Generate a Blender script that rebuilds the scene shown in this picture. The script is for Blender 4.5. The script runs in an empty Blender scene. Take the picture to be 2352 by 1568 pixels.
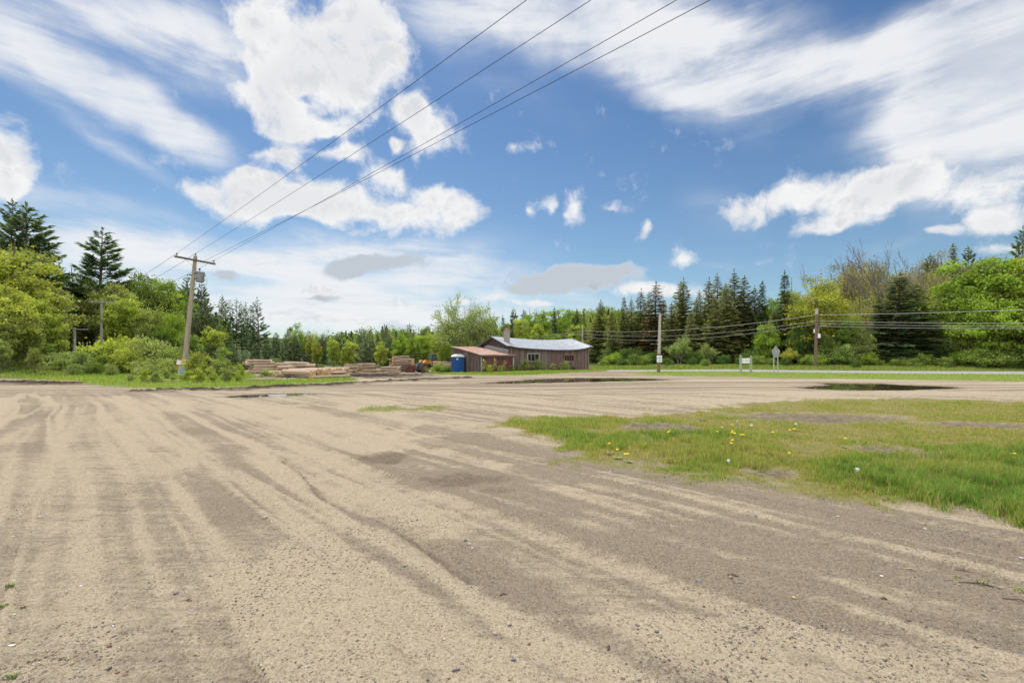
import bpy, math, random
import numpy as np
from mathutils import Vector, Matrix
R = math.radians
scene = bpy.context.scene
COL = scene.collection
random.seed(7)
# ------------------------------------------------------------------ camera
F, CX, HY, CZ = 1045.0, 1176.0, 818.0, 1.65      # focal length, principal column, horizon row, eye height
cam_data = bpy.data.cameras.new('camera')
cam = bpy.data.objects.new('camera', cam_data)
COL.objects.link(cam)
cam.location = (0, 0, CZ)
cam.rotation_euler = (R(90), 0, 0)
cam_data.sensor_fit = 'HORIZONTAL'
cam_data.sensor_width = 36.0
cam_data.lens = 36.0 * F / 2352.0
cam_data.shift_y = (HY - 784.0) / 2352.0
cam_data.clip_start = 0.1
cam_data.clip_end = 5000
scene.camera = cam
# ------------------------------------------------------------------ light
SUN_EL, SUN_AZ = 60.0, -27.0                     # azimuth clockwise from +Y
SKY_STRENGTH = 0.066
CLOUD = 0.66
sun_data = bpy.data.lights.new('sun', 'SUN')
sun_data.energy = 3.1
sun_data.angle = R(0.5)
sun_data.color = (1.0, 0.955, 0.88)
sun = bpy.data.objects.new('sun', sun_data)
COL.objects.link(sun)
sdir = Vector((math.sin(R(SUN_AZ)) * math.cos(R(SUN_EL)), math.cos(R(SUN_AZ)) * math.cos(R(SUN_EL)), math.sin(R(SUN_EL))))
sun.rotation_euler = sdir.to_track_quat('Z', 'Y').to_euler()
sun.location = (0, 0, 60)
scene.view_settings.view_transform = 'Standard'
scene.view_settings.look = 'None'
scene.view_settings.exposure = 0.5
scene.view_settings.gamma = 1.0
scene.render.engine = 'CYCLES'
scene.cycles.max_bounces = 6
scene.cycles.diffuse_bounces = 4
scene.cycles.glossy_bounces = 3
scene.cycles.transmission_bounces = 4
scene.cycles.transparent_max_bounces = 6


def at(px, py, Y):
    return Vector(((px - CX) / F * Y, Y, CZ + (HY - py) / F * Y))


def gr(px, py, z=0.0):
    Y = F * (CZ - z) / (py - HY)
    return ((px - CX) / F * Y, Y)


# node helper
class NT:
    def __init__(self, tree):
        self.t = tree
        tree.nodes.clear()

    def n(self, kind, **kw):
        nd = self.t.nodes.new(kind)
        for k, v in kw.items():
            setattr(nd, k, v)
        return nd

    def put(self, sock, v):
        if hasattr(v, 'is_linked') or hasattr(v, 'links'):
            self.t.links.new(v, sock)
        elif v is not None:
            sock.default_value = v

    def math(self, op, a, b=None, c=None, clamp=False):
        nd = self.n('ShaderNodeMath', operation=op, use_clamp=clamp)
        self.put(nd.inputs[0], a)
        if b is not None:
            self.put(nd.inputs[1], b)
        if c is not None:
            self.put(nd.inputs[2], c)
        return nd.outputs[0]

    def mix(self, f, a, b, blend='MIX'):
        nd = self.n('ShaderNodeMix', data_type='RGBA', blend_type=blend)
        self.put(nd.inputs[0], f)
        for s, v in ((nd.inputs[6], a), (nd.inputs[7], b)):
            if isinstance(v, tuple) and len(v) == 3:
                v = v + (1,)
            self.put(s, v)
        return nd.outputs[2]

    def noise(self, vec, scale, detail=4, rough=0.55, dist=0.0):
        nd = self.n('ShaderNodeTexNoise')
        if vec is not None:
            self.put(nd.inputs['Vector'], vec)
        nd.inputs['Scale'].default_value = scale
        nd.inputs['Detail'].default_value = detail
        nd.inputs['Roughness'].default_value = rough
        nd.inputs['Distortion'].default_value = dist
        return nd.outputs[0]

    def mapping(self, vec, loc=(0, 0, 0), rot=(0, 0, 0), sc=(1, 1, 1), kind='POINT'):
        nd = self.n('ShaderNodeMapping', vector_type=kind)
        self.put(nd.inputs[0], vec)
        nd.inputs[1].default_value = loc
        nd.inputs[2].default_value = rot
        nd.inputs[3].default_value = sc
        return nd.outputs[0]

    def smooth(self, v, a, b, lo=0.0, hi=1.0):
        nd = self.n('ShaderNodeMapRange', interpolation_type='SMOOTHSTEP')
        self.put(nd.inputs[0], v)
        for i, x in enumerate((a, b, lo, hi)):
            self.put(nd.inputs[i + 1], x)
        return nd.outputs[0]

    def attr(self, name, out='Fac'):
        nd = self.n('ShaderNodeAttribute', attribute_name=name)
        return nd.outputs[out]


# ------------------------------------------------------------------ sky: Nishita air plus clouds placed by direction
world = bpy.data.worlds.new('World')
scene.world = world
world.use_nodes = True
W = NT(world.node_tree)
geo = W.n('ShaderNodeTexCoord')
sep = W.n('ShaderNodeSeparateXYZ')
W.put(sep.inputs[0], geo.outputs['Generated'])
az = W.math('ARCTAN2', sep.outputs[0], sep.outputs[1])
el = W.math('ARCSINE', sep.outputs[2])
comb = W.n('ShaderNodeCombineXYZ')
W.put(comb.inputs[0], az)
W.put(comb.inputs[1], el)
sp = comb.outputs[0]
# wind-torn edges: warp the coordinates a little
wn = W.n('ShaderNodeTexNoise')
W.put(wn.inputs['Vector'], sp)
wn.inputs['Scale'].default_value = 9
wn.inputs['Detail'].default_value = 5
wv = W.n('ShaderNodeVectorMath', operation='MULTIPLY_ADD')
W.put(wv.inputs[0], wn.outputs['Color'])
wv.inputs[1].default_value = (0.075, 0.06, 0)
wv.inputs[2].default_value = (-0.0375, -0.03, 0)
wa = W.n('ShaderNodeVectorMath', operation='ADD')
W.put(wa.inputs[0], sp)
W.put(wa.inputs[1], wv.outputs[0])
spw = wa.outputs[0]


def direction(px, py):
    x, y, z = (px - CX) / F, 1.0, (HY - py) / F
    return math.atan2(x, y), math.asin(z / math.sqrt(x * x + y * y + z * z))


def blob(px, py, rx, ry, rot=0.0, vec=None):
    c, s = math.cos(R(rot)), math.sin(R(rot))
    a0, e0 = direction(px, py)
    a1, e1 = direction(px + c * rx, py + s * rx)
    a2, e2 = direction(px - s * ry, py + c * ry)
    l1 = math.hypot(a1 - a0, e1 - e0)
    l2 = math.hypot(a2 - a0, e2 - e0)
    ang = math.atan2(e1 - e0, a1 - a0)
    m = W.mapping(vec if vec is not None else spw, (a0, e0, 0), (0, 0, ang), (l1, l2, 1), 'TEXTURE')
    g = W.n('ShaderNodeTexGradient', gradient_type='SPHERICAL')
    W.put(g.inputs[0], m)
    return g.outputs['Fac']


def total(lst, vec=None):
    acc = None
    for b in lst:
        px, py, rx, ry = b[:4]
        rot = b[4] if len(b) > 4 else 0
        st = b[5] if len(b) > 5 else 1.0
        v = blob(px, py, rx * 1.5, ry * 1.5, rot, vec)
        acc = W.math('MULTIPLY', v, st) if acc is None else W.math('MULTIPLY_ADD', v, st, acc)
    return acc


CUMULUS = [(700, 105, 170, 120), (620, 205, 95, 55), (810, 175, 120, 95), (850, 40, 90, 90, 0, .8), (590, 55, 45, 50, 0, .6), (720, 305, 105, 42),
           (640, 265, 50, 40), (645, 350, 80, 24, 10, .8), (795, 352, 52, 22), (985, 305, 72, 52), (950, 248, 36, 32), (905, 338, 16, 16),
           (560, 440, 90, 55), (640, 455, 120, 60), (770, 475, 120, 42), (960, 488, 115, 55), (885, 402, 55, 28), (1078, 468, 42, 40, 0, .8),
           (1000, 440, 50, 22, 0, .7), (452, 440, 45, 24, 25, .8), (1226, 482, 16, 24, 0, .72), (1262, 462, 17, 24, 0, .74), (1322, 472, 28, 46, 15, .72), (1405, 477, 38, 15, 10, .62),
           (1480, 526, 15, 18, 0, .62), (1190, 350, 36, 15, 0, .75), (1690, 480, 72, 34, -8), (1815, 458, 92, 38, -20), (1985, 440, 150, 56, -20),
           (2090, 400, 120, 48, -15), (1870, 515, 70, 18, -8, .9), (2260, 440, 160, 70, -15, .8), (2275, 515, 110, 24, -12), (2310, 556, 100, 16, -6),
           (2145, 528, 34, 14), (1560, 604, 46, 20, 0, .75), (-15, 345, 75, 105), (10, 425, 45, 30, 0, .7), (740, 668, 62, 20), (1130, 688, 42, 18),
           (1060, 700, 40, 14), (730, 730, 130, 18), (1490, 668, 150, 18, 4), (1240, 700, 60, 12), (905, 700, 90, 16, 0, .7), (570, 385, 20, 10, 0, .8), (692, 218, 44, 26, 0, -.95), (752, 330, 34, 16, 0, -.8), (590, 318, 40, 20, 0, -.9), (545, 165, 30, 18, 0, -.8), (720, 258, 60, 14, 0, -.55), (690, 510, 40, 18, 0, -.7), (830, 505, 36, 16, 0, -.7), (860, 215, 40, 30, 0, -.5), (760, 60, 60, 40, 0, -.25)]
CIRRUS = [(200, 190, 330, 62, 25, 1.5), (330, 260, 180, 46, 27, .9), (250, 50, 420, 105, 8, .95), (500, 130, 160, 80, 20, .5), (255, 335, 280, 22, 30, .55),
          (140, 440, 270, 32, 10, .5), (330, 560, 420, 60, 12, .75), (260, 620, 330, 70, 0, .55), (640, 640, 430, 90, 0, .55), (850, 580, 210, 58, 0, 1.0),
          (900, 720, 560, 62, 0, 1.25), (1080, 640, 240, 50, 10, .8), (1200, 580, 300, 60, 20, .25), (1180, 40, 330, 90, 0, 1.2), (1420, 70, 280, 110, 12, 1.1),
          (1560, 180, 220, 75, 30, .85), (1680, 60, 230, 110, 0, .9), (1780, 200, 300, 60, -18, .8), (2010, 150, 330, 80, -22, 1.0), (2270, 120, 320, 190, -25, 1.4),
          (2260, 330, 260, 120, -35, 1.2), (2300, 230, 270, 190, 0, .9), (2140, 290, 220, 90, -30, .7), (2330, 60, 260, 120, 0, .6), (2000, 300, 200, 50, -25, .4), (1120, 170, 260, 60, 20, .35), (1640, 480, 120, 60, 10, .35), (1650, 610, 110, 14, -5, .3), (2050, 560, 170, 22, -15, .25)]
GREY = [(870, 607, 112, 24, -5, 1.3), (810, 610, 60, 20, 0, .6), (1310, 640, 150, 32, -4, 1.3), (1380, 620, 80, 16, 0, .6), (515, 626, 40, 13, 8, 1.1), (600, 610, 40, 9, 0, .5), (740, 680, 55, 8, 0, .6), (1230, 668, 60, 14, 0, .7)]
fb = W.math('ADD', W.math('MULTIPLY', W.noise(spw, 13, 9, 0.62), .75), W.math('MULTIPLY', W.noise(spw, 42, 6, 0.65), .25))
fbig = W.noise(sp, 5.0, 6, 0.6)
cu_raw = total(CUMULUS)
cu = W.smooth(W.math('MULTIPLY_ADD', W.math('SUBTRACT', fb, 0.5), 2.5, W.math('MINIMUM', cu_raw, 0.92)), 0.14, 0.86)
streakA = W.noise(W.mapping(sp, (0, 0, 0), (0, 0, R(25)), (3.2, 15, 1)), 1.0, 6, 0.6, 0.4)
streakB = W.noise(W.mapping(sp, (0, 0, 0), (0, 0, R(-32)), (3.2, 15, 1)), 1.0, 6, 0.6, 0.4)
streak = W.math('ADD', W.math('MULTIPLY', streakA, W.smooth(az, -0.1, 0.25, 1, 0)), W.math('MULTIPLY', streakB, W.smooth(az, -0.1, 0.25, 0, 1)))
ci_raw = total(CIRRUS, spw)
ci = W.math('MULTIPLY', ci_raw, W.smooth(W.math('ADD', streak, W.math('MULTIPLY', fbig, 0.35)), 0.36, 0.92, 0.40, 1.4))
ci = W.math('MULTIPLY', W.smooth(ci, 0.02, 1.45, 0, 0.96), W.smooth(W.math('ADD', streak, W.math('MULTIPLY', W.math('SUBTRACT', fbig, 0.5), 0.7)), 0.30, 0.62, 0.66, 1.0))
gy = W.smooth(W.math('MULTIPLY_ADD', W.math('SUBTRACT', fb, 0.5), 2.0, W.math('MINIMUM', total(GREY), 1.0)), 0.16, 0.70, 0, 0.95)
# unseen clouds behind and overhead, widened and brightened as added frontal fill light
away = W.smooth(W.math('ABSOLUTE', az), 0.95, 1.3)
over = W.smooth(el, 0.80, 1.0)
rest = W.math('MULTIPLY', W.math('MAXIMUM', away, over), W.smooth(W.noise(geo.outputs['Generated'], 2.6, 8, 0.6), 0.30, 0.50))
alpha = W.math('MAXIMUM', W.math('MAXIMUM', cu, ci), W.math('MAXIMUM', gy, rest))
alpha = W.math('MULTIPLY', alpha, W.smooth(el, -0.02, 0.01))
sky = W.n('ShaderNodeTexSky', sky_type='NISHITA')
sky.sun_disc = False
sky.sun_elevation = R(SUN_EL)
sky.sun_rotation = R(SUN_AZ)
sky.altitude = 300
sky.air_density = 1.0
sky.dust_density = 0.6
sky.ozone_density = 2.2
skyc = W.mix(1.0, sky.outputs[0], (SKY_STRENGTH,) * 3, 'MULTIPLY')
skyc = W.mix(1.0, skyc, W.mix(W.smooth(el, 0.05, 0.62), (1.00, 1.13, 1.12), (0.70, 0.93, 1.10)), 'MULTIPLY')
fbs = W.noise(W.mapping(spw, (-.010, .022, 0)), 13, 9, 0.62)
relief = W.math('MULTIPLY', W.math('SUBTRACT', W.noise(spw, 13, 9, 0.62), fbs), cu)
band = W.math('MULTIPLY', W.smooth(W.noise(W.mapping(sp, sc=(7, 55, 1)), 1.0, 5, .6, .6), .48, .66), W.smooth(el, .16, .05))
thick = W.smooth(W.math('ADD', W.math('MULTIPLY', fbig, 0.6), W.math('MULTIPLY', cu_raw, 0.4)), 0.45, 0.85)
ccol = W.mix(thick, (CLOUD, CLOUD, CLOUD), (CLOUD * .86, CLOUD * .87, CLOUD * .895))
ccol = W.mix(W.math('MULTIPLY', gy, 0.9), ccol, (CLOUD * .40, CLOUD * .45, CLOUD * .50))
ccol = W.mix(W.math('MULTIPLY', W.math('SUBTRACT', 1.0, cu), 0.35), ccol, (CLOUD * .80, CLOUD * .84, CLOUD * .92))
ccol = W.mix(W.smooth(relief, .0, .16, 0, .42), ccol, (CLOUD * .62, CLOUD * .66, CLOUD * .71))
ccol = W.mix(W.math('MULTIPLY', band, .8), ccol, (CLOUD * .66, CLOUD * .73, CLOUD * .82))
ccol = W.mix(W.math('MAXIMUM', away, over), ccol, (CLOUD * 1.65, CLOUD * 1.65, CLOUD * 1.63))   # unseen clouds brightened beyond the visible ones to add fill light
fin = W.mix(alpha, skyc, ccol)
bg = W.n('ShaderNodeBackground')
W.put(bg.inputs[0], fin)
bg.inputs[1].default_value = 1.0
wo = W.n('ShaderNodeOutputWorld')
W.put(wo.inputs[0], bg.outputs[0])
world.cycles.sampling_method = 'MANUAL'
world.cycles.sample_map_resolution = 512
# ------------------------------------------------------------------ noise and masks (numpy)
def S(t):
    t = np.clip(t, 0, 1)
    return t * t * (3 - 2 * t)


def vnoise(x, y, seed=0.0):
    x = np.asarray(x, float); y = np.asarray(y, float)
    i, j = np.floor(x), np.floor(y)
    fx, fy = x - i, y - j
    fx = fx * fx * (3 - 2 * fx); fy = fy * fy * (3 - 2 * fy)

    def h(a, b):
        v = np.sin(a * 127.1 + b * 311.7 + seed * 74.7) * 43758.5453
        return v - np.floor(v)
    return (h(i, j) * (1 - fx) + h(i + 1, j) * fx) * (1 - fy) + (h(i, j + 1) * (1 - fx) + h(i + 1, j + 1) * fx) * fy


def fbm(x, y, seed=0.0, octv=4):
    a, s, t = 0.5, 0.0, 0.0
    for o in range(octv):
        s = s + a * vnoise(x * 2 ** o, y * 2 ** o, seed + o * 3.1)
        t += a
        a *= 0.5
    return s / t


def sd(poly, x, y):
    """signed distance to a polygon, positive inside"""
    x = np.asarray(x, float); y = np.asarray(y, float)
    d = np.full(x.shape, 1e9); ins = np.zeros(x.shape, bool)
    n = len(poly)
    for k in range(n):
        x0, y0 = poly[k]; x1, y1 = poly[(k + 1) % n]
        dx, dy = x1 - x0, y1 - y0
        t = np.clip(((x - x0) * dx + (y - y0) * dy) / (dx * dx + dy * dy + 1e-12), 0, 1)
        d = np.minimum(d, np.hypot(x - x0 - t * dx, y - y0 - t * dy))
        c = ((y0 > y) != (y1 > y)) & (x < dx * (y - y0) / (dy + 1e-12) + x0)
        ins ^= c
    return np.where(ins, d, -d)


def sline(pts, x, y):
    x = np.asarray(x, float); y = np.asarray(y, float)
    d = np.full(x.shape, 1e9)
    for (x0, y0), (x1, y1) in zip(pts[:-1], pts[1:]):
        dx, dy = x1 - x0, y1 - y0
        t = np.clip(((x - x0) * dx + (y - y0) * dy) / (dx * dx + dy * dy), 0, 1)
        d = np.minimum(d, np.hypot(x - x0 - t * dx, y - y0 - t * dy))
    return d


def P(*pts):
    return [gr(a, b) for a, b in pts]


ROAD = [(120, 43), (90, 44), (52, 46.3), (40, 48.3), (30, 52.0), (20, 58.6), (10, 66), (-10, 82), (-30, 104)]
PATCH = P((1085, 985), (1180, 1015), (1300, 1060), (1420, 1078), (1560, 1108), (1700, 1132), (1900, 1150), (2080, 1182), (2240, 1212), (2352, 1240), (2700, 1330), (2900, 960),
          (2700, 925), (2352, 922), (2200, 916), (2050, 913), (1860, 916), (1700, 926), (1560, 946), (1400, 951), (1250, 956), (1150, 966))
BARE = [(1520, 986, 75, 12), (1890, 961, 180, 13), (2260, 979, 120, 10), (2080, 1042, 95, 18), (1770, 1090, 60, 10)]
TUFTS = [(880, 941, 60, 9), (985, 938, 50, 8), (1170, 975, 60, 8)]
VERGE = [gr(1430, 858), gr(1490, 861), gr(1560, 864), gr(1700, 867), gr(2000, 872), gr(2352, 876.5), (70, 28), (120, 30), (120, 37.6), (90, 38.6), (52, 40.6), (39.3, 42.6), (29.5, 45.6), gr(1640, 852.5), gr(1560, 852), gr(1500, 853)]
HOUSE_GRASS = P((985, 857), (1060, 861.5), (1160, 863), (1230, 861), (1300, 857.5), (1385, 852.5), (1405, 850.5), (1350, 847), (1180, 847), (990, 848))
LEFT_VERGE = P((-400, 858), (-400, 869), (-60, 868), (60, 872), (130, 877), (240, 888), (330, 893.5), (460, 893), (560, 890), (700, 883.5), (830, 875.5), (818, 867), (700, 871), (600, 874), (590, 858), (500, 848), (-400, 844))
MUDLINE = P((330, 898), (460, 896), (560, 893.5), (700, 887), (850, 878.5), (960, 873), (1060, 869))
MOUND = P((-60, 878), (60, 879), (140, 883))
PUDDLES = [P((1066, 880.2), (1150, 880.4), (1320, 877), (1430, 875), (1500, 873), (1552, 871), (1500, 868.6), (1430, 867.6), (1321, 867), (1250, 869), (1190, 873), (1140, 877)),
           P((1825, 889.5), (1880, 893), (1985, 896), (2080, 894.5), (2150, 892.5), (2215, 890), (2150, 885.5), (2080, 882.5), (2031, 880.3), (1960, 879.2), (1885, 879.3), (1905, 883.5), (1870, 885.5)),
           P((520, 909.5), (580, 911.5), (650, 910), (720, 905), (700, 903), (620, 905.5), (560, 907))]
WATER_Z = -0.03


def base_height(x, y):
    x = np.asarray(x, float); y = np.asarray(y, float)
    A = 1.1 * S((y - 38) / 30) * S((3 - x) / 12)
    B = 0.4 * S((y - 48) / 16) * S((32 - x) / 20)
    z = -np.sqrt(A * A + B * B)
    across = (y - np.interp(x, [p[0] for p in ROAD[::-1]], [p[1] for p in ROAD[::-1]])) * 0.9
    z = z + 0.32 * S((across - 5.2) / 4) * S((x - 4) / 14)
    z = z + 3.0 * S((-x - 34) / 30) * S((y - 20) / 25) + 9 * S((-x - 62) / 60) * S((y - 20) / 40)
    z = z + 6.0 * S((across - 14) / 45) * S((x - 22) / 25) + 3 * S((across - 20) / 40) * S((x - 6) / 20)
    u = x / np.maximum(y, 1)
    z = z + (5 + 9 * S((u + .3) / .6)) * S((y - 120) / 170) * S((u + 0.46) / 0.22) * (0.85 + 0.3 * vnoise(x / 70, y / 70, 9))
    return z


def G(x, y):
    return float(base_height(x, y))


# ------------------------------------------------------------------ mesh helpers
def mesh_np(name, V, Fq, attrs=None, mat=None, smooth=False, mats=None, midx=None):
    V = np.ascontiguousarray(V, np.float32)
    Fq = np.ascontiguousarray(Fq, np.int32)
    k = Fq.shape[1]
    me = bpy.data.meshes.new(name)
    me.vertices.add(len(V)); me.vertices.foreach_set('co', V.ravel())
    me.loops.add(Fq.size); me.loops.foreach_set('vertex_index', Fq.ravel())
    me.polygons.add(len(Fq))
    me.polygons.foreach_set('loop_start', np.arange(0, Fq.size, k, dtype=np.int32))
    me.polygons.foreach_set('loop_total', np.full(len(Fq), k, np.int32))
    if smooth:
        me.polygons.foreach_set('use_smooth', np.ones(len(Fq), bool))
    if mats:
        for m in mats:
            me.materials.append(m)
        me.polygons.foreach_set('material_index', np.ascontiguousarray(midx, np.int32))
    elif mat:
        me.materials.append(mat)
    for an, av in (attrs or {}).items():
        a = me.attributes.new(an, 'FLOAT', 'POINT')
        a.data.foreach_set('value', np.ascontiguousarray(av, np.float32))
    me.update()
    me.validate()
    return me


def link(name, data, parent=None, loc=None):
    o = bpy.data.objects.new(name, data)
    COL.objects.link(o)
    if parent:
        o.parent = parent
    if loc is not None:
        o.location = loc
    return o


def tag(o, label=None, cat=None, group=None, kind=None):
    if label: o['label'] = label
    if cat: o['category'] = cat
    if group: o['group'] = group
    if kind: o['kind'] = kind
    return o


def empty(name, loc, rz=0.0, label=None, cat=None, group=None, tilt=(0, 0)):
    o = link(name, None)
    o.location = loc
    o.rotation_euler = (tilt[0], tilt[1], rz)
    o.empty_display_size = 0.3
    return tag(o, label, cat, group)


class MB:
    """collects simple solids, builds ONE mesh object"""
    def __init__(self):
        self.v = []; self.f = []; self.m = []; self.a = []

    def add(self, vs, fs, mi=0, rnd=0.5):
        b = len(self.v)
        self.v += [tuple(p) for p in vs]
        self.a += [rnd] * len(vs)
        for q in fs:
            self.f.append(tuple(b + i for i in q)); self.m.append(mi)

    def box(self, x0, x1, y0, y1, z0, z1, mi=0, rnd=0.5, M=None):
        vs = [Vector((x, y, z)) for z in (z0, z1) for x, y in ((x0, y0), (x1, y0), (x1, y1), (x0, y1))]
        if M is not None:
            vs = [M @ p for p in vs]
        self.add(vs, [(3, 2, 1, 0), (4, 5, 6, 7), (0, 1, 5, 4), (1, 2, 6, 5), (2, 3, 7, 6), (3, 0, 4, 7)], mi, rnd)

    def bar(self, a, b, w, h=None, mi=0, rnd=0.5):
        """rectangular bar from a to b"""
        a = Vector(a); b = Vector(b); h = h or w
        d = (b - a).normalized()
        up = Vector((0, 0, 1)) if abs(d.z) < 0.95 else Vector((1, 0, 0))
        s = d.cross(up).normalized(); t = s.cross(d)
        vs = []
        for p in (a, b):
            for i, j in ((-1, -1), (1, -1), (1, 1), (-1, 1)):
                vs.append(p + s * (i * w / 2) + t * (j * h / 2))
        self.add(vs, [(0, 1, 2, 3), (7, 6, 5, 4), (0, 4, 5, 1), (1, 5, 6, 2), (2, 6, 7, 3), (3, 7, 4, 0)], mi, rnd)

    def tube(self, pts, rad, n=8, mi=0, cap=True, rnd=0.5, capmi=None):
        pts = [Vector(p) for p in pts]
        if not hasattr(rad, '__len__'):
            rad = [rad] * len(pts)
        b = len(self.v); vs = []
        for k, p in enumerate(pts):
            d = (pts[min(k + 1, len(pts) - 1)] - pts[max(k - 1, 0)]).normalized()
            up = Vector((0, 0, 1)) if abs(d.z) < 0.9 else Vector((1, 0, 0))
            s = d.cross(up).normalized(); t = s.cross(d)
            for i in range(n):
                a = 2 * math.pi * i / n
                vs.append(p + (s * math.cos(a) + t * math.sin(a)) * rad[k])
        fs = []
        for k in range(len(pts) - 1):
            for i in range(n):
                j = (i + 1) % n
                fs.append((k * n + i, k * n + j, (k + 1) * n + j, (k + 1) * n + i))
        self.add(vs, fs, mi, rnd)
        if cap:
            cm = mi if capmi is None else capmi
            e = len(self.v) - n
            self.f.append(tuple(b + i for i in range(n))[::-1]); self.m.append(cm)
            self.f.append(tuple(e + i for i in range(n))); self.m.append(cm)

    def prism(self, poly, y0, y1, mi=0, M=None):
        """polygon in x,z extruded along y"""
        n = len(poly)
        vs = [Vector((x, y0, z)) for x, z in poly] + [Vector((x, y1, z)) for x, z in poly]
        if M is not None:
            vs = [M @ p for p in vs]
        fs = [tuple(range(n)), tuple(range(2 * n - 1, n - 1, -1))]
        for i in range(n):
            j = (i + 1) % n
            fs.append((i, n + i, n + j, j))
        self.add(vs, fs, mi)

    def lathe(self, prof, M=None, n=20, mi=0, cap=True):
        """profile of (radius, z) turned about z"""
        vs = []
        for r, z in prof:
            for i in range(n):
                a = 2 * math.pi * i / n
                p = Vector((r * math.cos(a), r * math.sin(a), z))
                vs.append(M @ p if M is not None else p)
        fs = []
        for k in range(len(prof) - 1):
            for i in range(n):
                j = (i + 1) % n
                fs.append((k * n + i, k * n + j, (k + 1) * n + j, (k + 1) * n + i))
        if cap:
            fs.append(tuple(range(n))[::-1]); fs.append(tuple((len(prof) - 1) * n + i for i in range(n)))
        self.add(vs, fs, mi)

    def mesh(self, name, mats, smooth=False):
        me = bpy.data.meshes.new(name)
        me.from_pydata(self.v, [], self.f)
        for m in (mats if isinstance(mats, (list, tuple)) else [mats]):
            me.materials.append(m)
        me.polygons.foreach_set('material_index', self.m)
        if smooth:
            me.polygons.foreach_set('use_smooth', [True] * len(self.f))
        a = me.attributes.new('rnd', 'FLOAT', 'POINT')
        a.data.foreach_set('value', self.a)
        me.update()
        import bmesh
        bm = bmesh.new(); bm.from_mesh(me)
        bmesh.ops.recalc_face_normals(bm, faces=bm.faces)
        bm.to_mesh(me); bm.free()
        return me

    def build(self, name, mats, parent=None, loc=None, smooth=False, bevel=0.0):
        o = link(name, self.mesh(name, mats, smooth), parent, loc)
        if bevel:
            md = o.modifiers.new('edge', 'BEVEL'); md.width = bevel; md.segments = 2; md.limit_method = 'ANGLE'
        return o


def copy_tree(o, parent=None):
    c = o.copy(); COL.objects.link(c)
    if parent:
        c.parent = parent
    for ch in list(o.children):
        copy_tree(ch, c)
    return c


# ------------------------------------------------------------------ materials
MATS = {}


def simple(name, col, rough=0.6, metal=0.0, spec=0.4, var=0.0, scale=6.0, bump=0.0, dirt=None, dirt_amt=0.0, stretch=(1, 1, 1)):
    m = bpy.data.materials.new(name); m.use_nodes = True
    T = NT(m.node_tree)
    p = T.n('ShaderNodeBsdfPrincipled'); o = T.n('ShaderNodeOutputMaterial')
    T.put(o.inputs[0], p.outputs[0])
    c = tuple(col) + (1,)
    tc = T.n('ShaderNodeTexCoord').outputs['Object']
    tc = T.mapping(tc, sc=stretch)
    nz = T.noise(tc, scale, 6, 0.6)
    cc = T.mix(T.smooth(nz, 0.3, 0.7), tuple(x * (1 - var) for x in col), tuple(min(1, x * (1 + var)) for x in col))
    if dirt:
        nd = T.noise(tc, scale * 0.45, 7, 0.65)
        cc = T.mix(T.smooth(nd, 0.62 - dirt_amt * .4, 0.75 - dirt_amt * .25), cc, tuple(dirt))
    T.put(p.inputs['Base Color'], cc)
    p.inputs['Roughness'].default_value = rough
    p.inputs['Metallic'].default_value = metal
    p.inputs['Specular IOR Level'].default_value = spec
    if bump:
        b = T.n('ShaderNodeBump'); b.inputs['Strength'].default_value = bump; b.inputs['Distance'].default_value = 0.02
        T.put(b.inputs['Height'], T.noise(tc, scale * 5, 5)); T.put(p.inputs['Normal'], b.outputs[0])
    MATS[name] = m
    return m


def foliage(name, trans=0.42, rough=0.6, warm=(1.12, 1.02, 0.7)):
    m = bpy.data.materials.new(name); m.use_nodes = True
    T = NT(m.node_tree)
    oi = T.n('ShaderNodeObjectInfo')
    r = T.attr('rnd')
    v = T.smooth(r, 0.0, 1.0, 0.55, 1.5)
    hsv = T.n('ShaderNodeHueSaturation')
    T.put(hsv.inputs['Color'], oi.outputs['Color']); T.put(hsv.inputs['Value'], v)
    hsv.inputs['Hue'].default_value = 0.5
    c = T.mix(T.math('MULTIPLY', T.math('FRACT', T.math('MULTIPLY', r, 13.7)), 0.45), hsv.outputs[0], T.mix(1.0, hsv.outputs[0], warm, 'MULTIPLY'))
    d = T.n('ShaderNodeBsdfPrincipled'); T.put(d.inputs['Base Color'], c)
    d.inputs['Roughness'].default_value = rough; d.inputs['Specular IOR Level'].default_value = 0.25
    t = T.n('ShaderNodeBsdfTranslucent'); T.put(t.inputs[0], T.mix(1.0, c, (1.12, 1.18, 0.6), 'MULTIPLY'))
    x = T.n('ShaderNodeMixShader'); x.inputs[0].default_value = trans
    T.put(x.inputs[1], d.outputs[0]); T.put(x.inputs[2], t.outputs[0])
    o = T.n('ShaderNodeOutputMaterial'); T.put(o.inputs[0], x.outputs[0])
    MATS[name] = m
    return m


LEAF = foliage('leaf')
NEEDLE = foliage('needle', 0.32, 0.55, (1.1, 1.0, 0.75))
BARK = simple('bark', (0.13, 0.105, 0.085), 0.9, var=0.4, scale=5, bump=0.4, stretch=(3, 3, .4))
PALEBARK = simple('pale_bark', (0.30, 0.27, 0.23), 0.9, var=0.3, scale=5, stretch=(3, 3, .4))
POLEWOOD = simple('weathered_pole', (0.30, 0.255, 0.205), 0.85, var=0.3, scale=3, bump=0.3, stretch=(12, 12, .5))
POLEBROWN = simple('brown_pole', (0.17, 0.115, 0.08), 0.85, var=0.3, scale=3, bump=0.3, stretch=(12, 12, .5))
STEEL = simple('galvanised_steel', (0.42, 0.44, 0.45), 0.5, 0.5, var=0.12)
GREYPAINT = simple('grey_paint', (0.25, 0.27, 0.28), 0.5, var=0.15)
DARK = simple('dark_metal', (0.035, 0.035, 0.038), 0.55, 0.2, var=0.3)
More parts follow.
